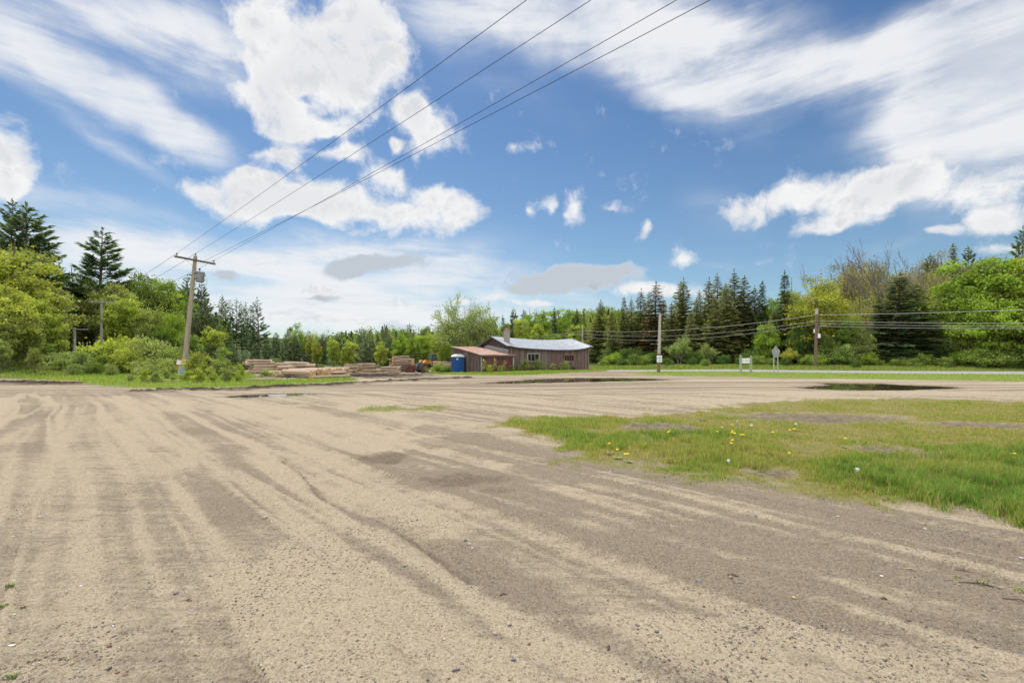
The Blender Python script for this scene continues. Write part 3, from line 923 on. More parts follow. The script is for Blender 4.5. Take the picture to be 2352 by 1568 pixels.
BARNWOOD = plank_mat('barn_boards', [(.12, .072, .064), (.15, .108, .098), (.125, .055, .05), (.165, .13, .118), (.095, .06, .055), (.14, .078, .07), (.185, .158, .145)])
SHEDWOOD = plank_mat('shed_boards', [(.105, .055, .052), (.08, .045, .044), (.11, .085, .08), (.095, .048, .047), (.14, .115, .105)])
REDBOARD = plank_mat('red_boards', [(.125, .026, .03), (.11, .023, .027), (.135, .03, .032), (.115, .025, .028)], .7, .05)
GABLEWOOD = plank_mat('dark_gable_boards', [(.055, .035, .03), (.075, .045, .04), (.045, .03, .03)], .9, .0)
ROOFTIN = simple('pale_roof_metal', (.31, .33, .365), .5, .4, var=.10, scale=1.4, dirt=(.40, .40, .41), dirt_amt=.1)
RUST = simple('rusty_roof_metal', (.25, .125, .085), .75, .1, var=.35, scale=1.2, dirt=(.27, .225, .205), dirt_amt=.45, stretch=(3, .5, 1))
TRIMGREY = simple('grey_trim', (.34, .33, .32), .7, var=.15)
TRIMRED = simple('faded_red_trim', (.26, .12, .11), .8, var=.2)
EAVE = simple('dark_eave', (.07, .065, .085), .6, var=.2)
PANEL = simple('grey_sheet', (.26, .28, .275), .7, var=.12, scale=2)
CONC = simple('chimney_block', (.30, .28, .25), .9, var=.2, scale=5, dirt=(.17, .155, .14), dirt_amt=.3)
FLUE = simple('clay_flue', (.42, .17, .09), .8, var=.2)
GLASS = bpy.data.materials.new('window_glass'); GLASS.use_nodes = True
pg = GLASS.node_tree.nodes['Principled BSDF']
pg.inputs['Base Color'].default_value = (.012, .016, .016, 1); pg.inputs['Roughness'].default_value = .06; pg.inputs['Specular IOR Level'].default_value = .12
CURTAIN = simple('hanging_scrap', (.22, .25, .25), .8, var=.3)
rb = random.Random(5)

BL, BW = 10.66, 8.5
barn = empty('barn', (-.34, 50.5, 0), math.atan2(.431, .902), 'weathered red-grey plank barn with sagging pale metal roof', 'barn')


def lerp(tab, u):
    return float(np.interp(u, [t[0] for t in tab], [t[1] for t in tab]))


EAVET = [(0, 2.86), (.04, 2.77), (.09, 2.69), (.25, 2.58), (.43, 2.50), (.57, 2.455), (.72, 2.47), (.84, 2.53), (.93, 2.66), (1, 2.86)]
RIDGET = [(-.03, 3.97), (0, 3.94), (.15, 3.86), (.3, 3.76), (.5, 3.66), (.65, 3.635), (.85, 3.70), (1, 3.86)]
FLOOR_Z = -.75
WINS = [(2.32, 3.77, 1.12, 1.90), (7.24, 8.51, 1.10, 1.77)]


def planks(mb, u0, u1, top, bottom, wall, holes=(), step=.19, dep=.05):
    """vertical boards; wall(u, depth) gives the local x, y of a point on the face"""
    u = u0
    while u < u1 - .02:
        w = min(step * rb.uniform(.75, 1.25), u1 - u)
        a, b = u + .004, u + w - .004
        spans = [(bottom, top((a + b) / 2))]
        for (h0, h1, z0, z1) in holes:
            if b > h0 and a < h1:
                spans = [s for sp_ in spans for s in ((sp_[0], z0), (z1, sp_[1])) if s[1] - s[0] > .02]
        r = rb.random(); d = rb.uniform(0, .014)
        for z0, z1 in spans:
            pa, pb, pc, pd = wall(a, -d), wall(b, -d), wall(b, dep), wall(a, dep)
            zz = z1 if z1 != top((a + b) / 2) else None
            ta, tb = (z1, z1) if zz is not None else (top(a), top(b))
            zl = z0 + (rb.uniform(-.04, .04) if z0 == bottom else 0)
            vs = [(pa[0], pa[1], zl), (pb[0], pb[1], zl), (pc[0], pc[1], zl), (pd[0], pd[1], zl), (pa[0], pa[1], ta), (pb[0], pb[1], tb), (pc[0], pc[1], tb), (pd[0], pd[1], ta)]
            mb.add(vs, [(3, 2, 1, 0), (4, 5, 6, 7), (0, 1, 5, 4), (1, 2, 6, 5), (2, 3, 7, 6), (3, 0, 4, 7)], 0, r)
        u += w


# front, right and back walls in one shell of boards
mb = MB()
planks(mb, 0, BL, lambda u: lerp(EAVET, u / BL) - .02, FLOOR_Z, lambda u, d: (u, d), WINS)
planks(mb, .07, BW, lambda u: lerp([(0, 2.84), (BW / 2, 3.80), (BW, 2.8)], u), FLOOR_Z, lambda u, d: (BL - d, u))
planks(mb, 0, BL, lambda u: lerp(EAVET, u / BL) + .05, FLOOR_Z, lambda u, d: (u, BW - d))
mb.build('wall', BARNWOOD, barn)
mb = MB()
planks(mb, .07, BW - .07, lambda u: lerp([(0, 2.84), (BW / 2, 3.88), (BW, 2.92)], u), FLOOR_Z, lambda u, d: (d, u))
g = mb.build('gable_wall', GABLEWOOD, barn); g['label'] = 'dark gable end above the lean-to'  # boards darker than the other barn walls
mb = MB()   # grey sheet nailed below the gable
mb.add([(-.035, .1, 1.5), (-.035, 7.2, 2.3), (-.035, 7.2, 2.92), (-.035, 6.0, 3.02), (-.035, .1, 2.42), (-.02, .1, 1.5), (-.02, 7.2, 2.3), (-.02, 7.2, 2.92), (-.02, 6.0, 3.02), (-.02, .1, 2.42)],
       [(0, 1, 2, 3, 4), (9, 8, 7, 6, 5), (0, 5, 6, 1), (1, 6, 7, 2), (2, 7, 8, 3), (3, 8, 9, 4), (4, 9, 5, 0)])
mb.build('siding_sheet', PANEL, barn)
# corner boards
for x0, x1, rr_ in ((-.03, .13, .4), (BL - .13, BL + .02, .9)):
    mb = MB(); mb.box(x0, x1, -.045, -.018, FLOOR_Z, 2.74, rnd=rr_); mb.build('corner_board', BARNWOOD, barn)
# sagging roof of metal sheets with standing ribs
N_U, N_W = 64, 12
vs, fs = [], []
OV = .36


def roof_pt(u, w, lift=0.0):
    un = u / BL
    e = lerp(EAVET, min(1, max(0, un))); r = lerp(RIDGET, un)
    if w <= BW / 2:
        f = w / (BW / 2); zz = e + .05 + (r - e) * f - .05 * math.sin(math.pi * max(0, f)) * math.sin(math.pi * min(1, max(0, un)))
    else:
        f = (BW - w) / (BW / 2); zz = 2.95 + (r - 2.95) * f
    return (u, w, zz + lift)


mb = MB()
us_ = np.linspace(-.38, BL + .42, N_U); ws_ = list(np.linspace(-OV, BW / 2, N_W)) + list(np.linspace(BW / 2, BW + OV, N_W))[1:]
for lift in (.012, -.03):
    for w in ws_:
        for u in us_:
            vs.append(roof_pt(u, w, lift))
nw = len(ws_); off = nw * N_U
for i in range(nw - 1):
    for j in range(N_U - 1):
        a = i * N_U + j
        fs.append((a, a + 1, a + N_U + 1, a + N_U)); fs.append((off + a + N_U, off + a + N_U + 1, off + a + 1, off + a))
for j in range(N_U - 1):
    fs.append((j + off, j + 1 + off, j + 1, j)); b = (nw - 1) * N_U + j; fs.append((b, b + 1, b + 1 + off, b + off))
for i in range(nw - 1):
    a = i * N_U; fs.append((a, a + N_U, a + N_U + off, a + off)); b = a + N_U - 1; fs.append((b + off, b + N_U + off, b + N_U, b))
mb.add(vs, fs)
for u in np.arange(-.2, BL + .4, .61):
    for w0, w1 in ((-OV, BW / 2), (BW / 2, BW + OV)):
        pr = [Vector(roof_pt(u, w, .024)) for w in np.linspace(w0, w1, 7)]
        for a, b in zip(pr[:-1], pr[1:]):
            mb.bar(a, b, .035, .03)
roof = mb.build('roof', ROOFTIN, barn)
mb = MB()
for j in range(N_U - 1):
    a, b = Vector(roof_pt(us_[j], -OV - .012, -.06)), Vector(roof_pt(us_[j + 1], -OV - .012, -.06))
    mb.bar(a, b, .025, .11)
for w0, w1 in zip(ws_[:-1], ws_[1:]):
    mb.bar(Vector(roof_pt(-.39, w0, -.07)), Vector(roof_pt(-.39, w1, -.07)), .025, .13)
mb.build('fascia', EAVE, roof)
# windows
for k, ((u0, u1, z0, z1), mt, lb) in enumerate(zip(WINS, (TRIMGREY, TRIMRED), ('pale grey framed window', 'red framed window'))):
    wf = MB()
    wf.box(u0 - .09, u1 + .09, -.05, .02, z1, z1 + .10); wf.box(u0 - .12, u1 + .12, -.085, .02, z0 - .09, z0)
    wf.box(u0 - .09, u0, -.05, .02, z0, z1); wf.box(u1, u1 + .09, -.05, .02, z0, z1)
    w_ = wf.build('window', mt, barn); w_['label'] = lb
    gl = MB(); gl.box(u0, u1, .03, .04, z0, z1); gl.build('pane', GLASS, w_)
    for f in ((.04, .33, .66) if k == 0 else (.25, .5, .75)):
        x = u0 + (u1 - u0) * f
        mu = MB(); mu.box(x - .022, x + .022, -.01, .028, z0, z1); mu.build('muntin', mt, w_)
# a low board bulge under the second window
sb = MB(); sb.box(7.2, 8.55, -.03, -.017, .93, 1.0); sb.build('apron_board', TRIMRED, barn)
# chimney
mb = MB()
for i in range(7):
    mb.box(.33, .87, 1.62, 2.16, 2.95 + i * .2415, 2.95 + (i + 1) * .2415 - .012, rnd=.5)
mb.box(.345, .855, 1.635, 2.145, 2.95, 4.62)
mb.box(.30, .90, 1.59, 2.19, 4.62, 4.69)
ch = mb.build('chimney', CONC, roof)
mb = MB(); mb.box(.45, .75, 1.75, 2.05, 4.69, 4.93); mb.build('flue', FLUE, ch)

# ---- lean-to shed
shed = empty('lean_to_shed', barn.location.copy(), barn.rotation_euler.z, 'low red lean-to shed with rusty roof against the barn end', 'shed')
U0, U1, V0, V1 = -3.64, .2, -.8, 8.9


def srz(v):
    return 1.83 + (v - V0) / (V1 - V0) * 1.02 + .05 * math.sin((v - V0) / (V1 - V0) * math.pi)


mb = MB()
planks(mb, V0, V1, lambda v: srz(v) - .05, -1.2, lambda v, d: (U0 + d, v), step=.27)
planks(mb, U0, -.05, lambda u: srz(V1) - .06, -1.2, lambda u, d: (u, V1 - d), step=.27)
mb.build('wall', SHEDWOOD, shed)
mb = MB()
planks(mb, U0 + .06, U1, lambda u: srz(V0) - .05, -1.0, lambda u, d: (u, V0 + d), step=.42)
planks(mb, V0 + .06, -.06, lambda u: srz(V0) - .05, -1.0, lambda u, d: (U1 - d, u), step=.3)
fw = mb.build('front_wall', REDBOARD, shed); fw['label'] = 'dark red painted front boards'
for x0, x1 in ((U0 - .03, U0 + .1), (U1 - .1, U1 + .03)):
    mb = MB(); mb.box(x0, x1, V0 - .045, V0 - .018, -1.0, 1.75); mb.build('corner_board', TRIMGREY, shed)
mb = MB()
vs, fs = [], []
nu, nv = 92, 26
uu = np.linspace(U0 - .18, U1 + .14, nu); vv = np.linspace(V0 - .22, V1 + .25, nv)
for lift in (0, -.025):
    for v in vv:
        for i, u in enumerate(uu):
            uc = min(u, -.055) if v > -.38 else u
            vs.append((uc, v, srz(v) + lift + .018 * math.sin(u * 2 * math.pi / .17)))
off = nu * nv
for i in range(nv - 1):
    for j in range(nu - 1):
        a = i * nu + j; fs.append((a, a + 1, a + nu + 1, a + nu)); fs.append((off + a + nu, off + a + nu + 1, off + a + 1, off + a))
for j in range(nu - 1):
    fs.append((j + off, j + 1 + off, j + 1, j)); b = (nv - 1) * nu + j; fs.append((b, b + 1, b + 1 + off, b + off))
for i in range(nv - 1):
    a = i * nu; fs.append((a, a + nu, a + nu + off, a + off)); b = a + nu - 1; fs.append((b + off, b + nu + off, b + nu, b))
mb.add(vs, fs)
sr = mb.build('roof', RUST, shed)
mb = MB()
mb.box(U0 - .16, U1 + .12, V0 - .215, V0 - .18, srz(V0) - .24, srz(V0) - .035)
for v0, v1 in zip(vv[:-1], vv[1:]):
    mb.bar((U0 - .17, v0, srz(v0) - .09), (U0 - .17, v1, srz(v1) - .09), .03, .12)
fa = mb.build('fascia', simple('brown_fascia', (.11, .075, .06), .85, var=.35), sr)
mb = MB(); mb.lathe([(.001, -.014), (.05, -.012), (.06, 0), (.001, .004)], Matrix.Translation((U0 + .28, V0 - .02, 1.25)) @ Matrix.Rotation(R(90), 4, 'X') @ Matrix.Diagonal((.8, 1.9, 1, 1)), 14)
mb.build('white_plate', WHITE, shed)

# ------------------------------------------------------------------ portable toilet
BLUE = simple('blue_plastic', (.012, .085, .30), .45, var=.15, scale=2)
WPLAS = simple('white_plastic', (.80, .81, .82), .4, var=.05)
zt = gz(-6.25, 52.4) - .03
pt = empty('portable_toilet', (-6.25, 52.4, zt), R(24), 'blue portable toilet with a white domed roof beside the shed', 'portable toilet')
mb = MB()
mb.box(-.55, .55, -.56, .56, .12, 2.02)
for k in range(7):
    x = -.45 + k * .15
    mb.box(x - .035, x + .035, -.585, -.56, .25, 1.90)
    mb.box(-.575, -.55, x - .035, x + .035, .25, 1.90)
    mb.box(.55, .575, x - .035, x + .035, .25, 1.90)
for sx in (-1, 1):
    for sy in (-1, 1):
        mb.tube([(sx * .555, sy * .565, .1), (sx * .555, sy * .565, 2.03)], .05, 10)
mb.build('cabin', BLUE, pt, bevel=.008)
mb = MB()
mb.prism([(-.62, 2.02), (.62, 2.02), (.62, 2.12), (.5, 2.24), (.2, 2.33), (-.2, 2.33), (-.5, 2.24), (-.62, 2.12)], -.63, .63)
mb.build('roof', WPLAS, pt, bevel=.03)
mb = MB(); mb.box(-.33, -.13, -.592, -.585, 1.72, 1.86); mb.build('vent_panel', WPLAS, pt)
mb = MB(); mb.box(-.6, .6, -.62, .62, 0, .12); mb.build('skid', GREYPAINT, pt)
# ------------------------------------------------------------------ utility poles, wires and signs
def insulator(mb, base, M=None, s=1.0):
    mb.lathe([(.02 * s, 0), (.02 * s, .08 * s), (.055 * s, .09 * s), (.055 * s, .12 * s), (.035 * s, .14 * s), (.05 * s, .16 * s), (.035 * s, .2 * s), (.01 * s, .22 * s)], (M if M is not None else Matrix()) @ Matrix.Translation(base), 10)


CERAMIC = simple('insulator_glaze', (.10, .085, .085), .3)
b0 = Vector((-25.0, 34.6, gz(-25.0, 34.6) - .1))
ctop = at(449, 588, 35.0)
lean = (ctop - b0); LEN = lean.length
pole = empty('utility_pole', b0, 0, 'tall leaning wooden utility pole with crossarm and grey transformer', 'utility pole')
xax = Vector((1, 1, 0)).normalized()
zax = lean.normalized(); yax = zax.cross(xax).normalized(); xax = yax.cross(zax).normalized()
MP = Matrix((xax, yax, zax)).transposed().to_4x4()      # local frame: x along the crossarm, z up the pole
pole.rotation_euler = MP.to_euler()
mb = MB()
mb.tube([(0, 0, LEN * k / 8) for k in range(9)], [.19 - .065 * k / 8 for k in range(9)], 14)
mb.build('shaft', POLEWOOD, pole, smooth=False)
mb = MB(); mb.box(-1.32, 1.32, -.20, -.08, LEN - .42, LEN - .28); ca_ = mb.build('crossarm', simple('crossarm_wood', (.12, .105, .09), .85, var=.3, stretch=(.5, 8, 8)), pole, bevel=.01)
for sx in (-1, 1):
    mb = MB(); mb.bar((sx * .62, -.20, LEN - .40), (0, -.15, LEN - 1.0), .03, .012); mb.build('brace', GREYPAINT, ca_)
for x, zz in ((-1.18, LEN - .28), (1.2, LEN - .28), (0, LEN)):
    mb = MB(); insulator(mb, (x, -.14 if x else 0, zz), s=1.05); mb.build('insulator', CERAMIC, pole)
TC = Vector((.42, -.08, LEN - 1.95))
mb = MB(); mb.lathe([(.02, -.02), (.25, 0), (.27, .03), (.27, .70), (.30, .71), (.30, .76), (.26, .80), (.02, .83)], Matrix.Translation(TC), 22)
tr = mb.build('transformer', simple('transformer_grey', (.20, .215, .22), .55, var=.2, dirt=(.13, .13, .13), dirt_amt=.3), pole)
mb = MB(); insulator(mb, TC + Vector((-.08, 0, .8)), s=1.3); mb.build('bushing', CERAMIC, tr)
for zz in (.2, .6):
    mb = MB(); mb.box(TC.x - .42, TC.x - .2, TC.y - .05, TC.y + .05, TC.z + zz - .04, TC.z + zz + .04); mb.build('bracket', DARK, tr)
    mb = MB(); mb.box(TC.x + .25, TC.x + .34, TC.y - .05, TC.y + .03, TC.z + zz - .05, TC.z + zz + .03); mb.build('lug', DARK, tr)
mb = MB(); mb.tube([TC + Vector((.3, -.05, .5)), TC + Vector((.46, -.05, .2)), TC + Vector((.44, -.05, -.2)), TC + Vector((.2, -.05, -.42)), TC + Vector((-.1, -.05, -.45)), TC + Vector((-.3, -.03, -.36))], .012, 6)
mb.build('drop_cable', GREYPAINT, tr)
mb = MB(); mb.box(-.3, -.1, -.06, .02, LEN - 1.55, LEN - 1.47); mb.build('bracket', DARK, pole)


def wpt(l):
    return pole.matrix_basis @ Vector(l)


bpy.context.view_layer.update()


def wire(a, b, sag, r, mat, label, group=None, ext=1.0, cat='power line', n=26, name='power_line'):
    a, b = Vector(a), Vector(b)
    pts = []
    for k in range(n + 1):
        t = k / n * ext
        p = a.lerp(b, t); p.z -= sag * 4 * t * (1 - t)
        pts.append(p)
    mb = MB(); mb.tube(pts, r, 5)
    c = mb.build(name, mat)
    return tag(c, label, cat, group)


MPL = pole.matrix_basis
tops = [((-1.18, -.14, LEN - .07), (1210, 0)), ((0, 0, LEN + .22), (1358, 0)), ((1.2, -.14, LEN - .07), (1555, 0)), ((.16, -.12, LEN - .62), (1632, 0))]
lbls = ['uppermost dark overhead wire from the outer end of the crossarm', 'dark overhead wire from the tip of the leaning pole', 'thin overhead wire from the near end of the crossarm', 'lowest overhead wire from below the crossarm of the leaning pole']
for (l, (px, py)), lb in zip(tops, lbls):
    a = MPL @ Vector(l)
    # the span runs on to a pole behind the photographer: pass through the height where it leaves the frame
    zt_ = a.z + .25
    Y = (zt_ - CZ) * F / (HY - py)
    q = at(px, py, Y)
    b = a + (q - a) * 2.1
    sag = .35
    t = 1 / 2.1
    b.z = (q.z + sag * 4 * t * (1 - t) - a.z * (1 - t)) / t
    wire(a, b, sag, .008, WIRE, lb, 'overhead wires running to the leaning pole')

# the two poles further along the same line
far_poles = []
for px, top, Y, lb in ((233, 691, 57, 'grey pole with short crossarm standing among the bushes, taller of the far pair'), (171, 752, 53, 'small grey pole with crossarm at the wood edge, farthest along the line')):
    t_ = at(px, top, Y); zb = gz(t_.x, Y) - .2
    e = empty('utility_pole', (t_.x, Y, zb), R(40), lb, 'utility pole', 'grey poles receding into the trees')
    h = t_.z - zb
    mb = MB(); mb.tube([(0, 0, 0), (0, 0, h * .5), (0, 0, h)], [.17, .15, .125], 10); mb.build('shaft', PALEBARK if False else simple('silver_pole', (.33, .32, .30), .85, var=.2), e)
    mb = MB(); mb.box(-1.2, 1.2, -.18, -.07, h - .25, h - .13); mb.build('crossarm', GREYPAINT, e)
    for x in (-1.1, 1.1):
        mb = MB(); insulator(mb, (x, -.12, h - .13)); mb.build('insulator', CERAMIC, e)
    far_poles.append((e, h))
bpy.context.view_layer.update()
for (l, _), x2, lb in zip(tops[:3], (-1.1, 0, 1.1), ('outermost', 'middle', 'innermost')):
    e, h = far_poles[0]
    wire(MPL @ Vector(l), e.matrix_basis @ Vector((x2, -.1, h + .05)), .5, .012, WIRE, lb + ' of three wires from the leaning pole to the grey pole behind', 'wires between the leaning pole and the next grey pole')

# road side line ---------------------------------------------------------
rp_ = at(1877, 709, 58); rz_ = gz(rp_.x + .2, 58) - .15
h = rp_.z - rz_
rpole = empty('utility_pole', (rp_.x - .25, 58, rz_), 0, 'brown utility pole with curved conduit arm at the far roadside', 'utility pole', tilt=(0, R(1.6)))
mb = MB(); mb.tube([(0, 0, h * k / 6) for k in range(7)], [.19 - .05 * k / 6 for k in range(7)], 12); mb.build('shaft', POLEBROWN, rpole)
mb = MB(); mb.tube([(-.02, -.02, h - .75), (-.02, -.02, h + .02)], .16, 12); mb.build('pole_cap', simple('pale_pole_top', (.42, .38, .32), .8, var=.2), rpole)
mb = MB(); mb.tube([(.25, -.12, h - 3.2), (.22, -.12, h - 2.7), (.24, -.12, h - 2.35), (.45, -.12, h - 2.16), (.8, -.12, h - 2.12), (1.2, -.12, h - 2.2)], .035, 8); mb.build('conduit_arm', STEEL, rpole)
mb = MB(); mb.lathe([(.02, 0), (.15, .02), (.17, .1), (.17, .5), (.13, .56), (.02, .58)], Matrix.Translation((.27, -.14, h - 3.75)), 14)
cn = mb.build('white_canister', WHITE, rpole)
mb = MB(); mb.lathe([(.02, -.2), (.13, -.18), (.16, 0), (.02, 0)], Matrix.Translation((.27, -.14, h - 3.75)), 14); mb.build('canister_foot', DARK, cn)
mb = MB(); mb.box(-.3, -.2, -.05, .05, h - 3.1, h - 2.6); mb.build('white_tag', WHITE, rpole)
for zz in (.75, 1.25, 1.7, 2.1):
    mb = MB(); insulator(mb, (-.15, -.16, h - zz - .1), s=.8); mb.build('insulator', CERAMIC, rpole)
lp_ = at(1338, 750, 90); lz = gz(lp_.x, 90) - .2
lpole = empty('utility_pole', (lp_.x, 90, lz), 0, 'pale utility pole top rising behind the barn roof end', 'utility pole')
hl = lp_.z - lz
mb = MB(); mb.tube([(0, 0, 0), (0, 0, hl * .5), (0, 0, hl)], [.18, .16, .13], 10); mb.build('shaft', simple('pale_pole', (.38, .34, .29), .85, var=.2), lpole)
for zz in (.4, 1.1, 1.7):
    mb = MB(); insulator(mb, (-.1, -.16, hl - zz - .1), s=.8); mb.build('insulator', CERAMIC, lpole)
attach = [(723, 759, .95), (737, 766, 1.15), (743, 773, 1.35)]
names = ['topmost', 'second', 'lowest']
for (pr, pl, sg), nm in zip(attach, names):
    wire(at(1338, pl, 90), at(1877, pr, 58), sg, .025 if nm == 'topmost' else .018, PALEWIRE, nm + ' pale roadside cable between the barn end and the brown pole', 'roadside cables in front of the spruces')
for (pr, py2, r_, nm) in ((723, 706, .026, 'topmost'), (737, 737, .020, 'second'), (743, 744, .018, 'third'), (749, 749, .020, 'lowest')):
    a = at(1877, pr, 58); b = at(2352, py2, 49); b = a + (b - a) * 1.7
    wire(a, b, .25, r_, PALEWIRE, nm + ' pale roadside cable running from the brown pole out past the maples', 'roadside cables beyond the brown pole')
for (pl, py2, nm) in ((759, 775, 'upper'), (766, 777, 'lower')):
    a = at(1338, pl, 90); b = at(1128, py2, 125); wire(a, b, .6, .03, PALEWIRE, nm + ' cable sagging away behind the barn roof', 'cables behind the barn roof')
mb = MB(); mb.lathe([(.02, -.6), (.09, -.55), (.09, .55), (.02, .6)], Matrix.Translation(at(1925, 739, 57.9)) @ Matrix.Rotation(R(90), 4, 'Y'), 10); 
tag(mb.build('splice_case', DARK), 'black splice case hanging on the upper cable beside the brown pole', 'cable splice')
mb = MB(); mb.lathe([(.02, -.4), (.08, -.36), (.08, .36), (.02, .4)], Matrix.Translation(at(1908, 749, 57.9)) @ Matrix.Rotation(R(90), 4, 'Y'), 10)
tag(mb.build('splice_case', DARK), 'shorter black splice case on the lowest cable beside the brown pole', 'cable splice')

# short grey pole with the white notice, on the verge
gp = at(1516, 720, 45.5); g0 = at(1512.5, 852, 45.5); zb = gz(g0.x, 45.5) - .1
gpole = empty('short_pole', (g0.x, 45.5, zb), 0, 'bare grey pole with dark base standing on the grass verge', 'pole')
d = gp - Vector((g0.x, 45.5, zb))
mb = MB(); mb.tube([(d.x * k / 6, 0, d.z * k / 6) for k in range(2, 7)], [.15, .14, .135, .125, .12], 12); mb.build('shaft', simple('silver_grey_pole', (.40, .385, .35), .85, var=.2, stretch=(10, 10, .5)), gpole)
mb = MB(); mb.tube([(0, 0, 0), (d.x / 6, 0, d.z / 6), (d.x / 3, 0, d.z / 3)], [.17, .165, .152], 12); mb.build('butt', POLEBROWN, gpole)


def text(body, size, loc, rot, mat, parent, name='lettering', ext=.003):
    cu_ = bpy.data.curves.new(name, 'FONT'); cu_.body = body; cu_.size = size; cu_.align_x = 'CENTER'; cu_.align_y = 'CENTER'; cu_.extrude = ext
    tmp = bpy.data.objects.new('tmp', cu_); COL.objects.link(tmp)
    dg = bpy.context.evaluated_depsgraph_get()
    me = bpy.data.meshes.new_from_object(tmp.evaluated_get(dg)); bpy.data.objects.remove(tmp)
    me.materials.clear(); me.materials.append(mat)
    o = link(name, me, parent, loc); o.rotation_euler = rot
    return o


INK = simple('dark_ink', (.06, .08, .10), .6)
c = at(1514.6, 824, 45.28)
sg_ = empty('notice_board', c, R(8), 'small white parking notice fixed on the bare grey pole', 'sign')
mb = MB(); mb.box(-.27, .27, -.012, .012, -.335, .335); mb.build('board', WHITE, sg_, bevel=.004)
for tx, zz, sz in (('NO', .22, .13), ('PARKING', .075, .125), ('THIS', -.06, .12), ('AREA', -.2, .13)):
    text(tx, sz, (.03, -.016, zz), (R(90), 0, 0), INK, sg_)

# two-post sign
SAGE = simple('sage_post_paint', (.30, .33, .28), .7, var=.2, stretch=(6, 6, .7), dirt=(.36, .31, .27), dirt_amt=.3)
cs = at(1713, 856, 43.0); zb = gz(cs.x, 43.0)
st_ = empty('business_sign', (cs.x, 43.0, zb), R(4), 'white STORAGE sign hung between two sage green posts', 'sign')
kz = 43.0 / 1045
for sx, hx in ((-1, 1.62), (1, 1.57)):
    mb = MB(); x = sx * .5
    mb.box(x - .085, x + .085, -.085, .085, -.25, hx - .12)
    p_o = mb.build('post', SAGE, st_, bevel=.006)
    mb = MB(); mb.box(x - .105, x + .105, -.105, .105, hx - .12, hx - .07)
    mb.lathe([(.05, hx - .07), (.075, hx - .02), (.06, hx + .04), (.01, hx + .12)], Matrix.Translation((x, 0, 0)), 12); mb.build('post_cap', SAGE, p_o)
mb = MB(); mb.box(-.412, .412, -.02, .02, .96, 1.42); bo = mb.build('board', WHITE, st_, bevel=.004)
for z0, z1 in ((1.42, 1.455), (.92, .96)):
    mb = MB(); mb.box(-.414, .414, -.03, .03, z0, z1); mb.build('rail', SAGE, st_)
FADED = simple('faded_green_ink', (.33, .40, .37), .7)
text('STORAGE', .165, (0, -.024, 1.17), (R(90), 0, 0), FADED, bo)
text('SELF', .07, (0, -.024, 1.335), (R(90), 0, 0), FADED, bo)

# back of a pentagon road sign on two posts
ps = at(1782, 858, 42.2); zb = gz(ps.x, 42.2)
rs = empty('road_sign', (ps.x, 42.2, zb), R(-12), 'grey back of a pointed road sign on twin metal posts', 'sign')
poly = [(0, 2.56), (.33, 2.16), (.36, 2.08), (.21, 1.52), (.12, 1.5), (-.12, 1.5), (-.21, 1.52), (-.36, 2.08), (-.33, 2.16)]
mb = MB(); mb.prism(poly, -.012, 0.0)
pl = mb.build('sign_plate', simple('sign_back_grey', (.25, .28, .28), .45, .4, var=.12), rs)
mb = MB(); mb.lathe([(.01, 0), (.045, .004), (.045, .012), (.01, .014)], Matrix.Translation((0.02, -.012, 2.08)) @ Matrix.Rotation(R(90), 4, 'X'), 12); mb.build('rivet_plate', WHITE, pl)
mb = MB(); mb.tube([(.35, -.006, 2.085), (0, -.006, 2.575), (-.35, -.006, 2.085)], .012, 6); mb.build('edge_trim', STEEL, pl)
for x in (-.17, .17):
    mb = MB(); mb.box(x - .035, x + .035, .003, .045, -.2, 1.75); mb.build('post', STEEL, rs, bevel=.004)

# notices nailed on the leaning pole
ORANGE = simple('orange_board', (.55, .20, .04), .6, var=.1)
YELL = simple('yellow_board', (.55, .45, .12), .6, var=.1)
PALEG = simple('pale_green_board', (.40, .50, .47), .6, var=.1)
TEAL = simple('teal_board', (.16, .34, .33), .6, var=.15)
REDT = simple('red_border', (.50, .10, .07), .6)


def nailed(px, py, w, hh, mat, lb, Y=34.2, lines=None, name='notice_board', border=None):
    e = empty(name, at(px, py, Y), R(30), lb, 'sign', tilt=(0, R(8)))
    mb = MB(); mb.box(-w / 2, w / 2, -.008, .008, -hh / 2, hh / 2); mb.build('board', mat, e)
    if border:
        mb = MB(); mb.box(-w / 2, w / 2, -.016, -.010, hh / 2 - .07, hh / 2); mb.build('border', border, e)
    for k in range(lines or 0):
        mb = MB(); zz = hh / 2 - hh * (k + 1) / (lines + 1); mb.box(-w * .33, w * .33, -.013, -.009, zz - .015, zz + .015); mb.build('text_line', INK, e)
    return e


nailed(411.5, 831, .30, .42, WHITE, 'white paper notice with red heading nailed on the leaning pole', border=REDT)
nailed(421.5, 831, .27, .44, YELL, 'yellow notice with dark figure on the leaning pole', lines=1)
nailed(409.5, 843, .26, .2, ORANGE, 'small orange tag below the paper notice on the leaning pole', lines=1)
nailed(418, 851, .46, .62, PALEG, 'pale green notice half hidden by the bushes at the leaning pole', Y=34.0, lines=4)
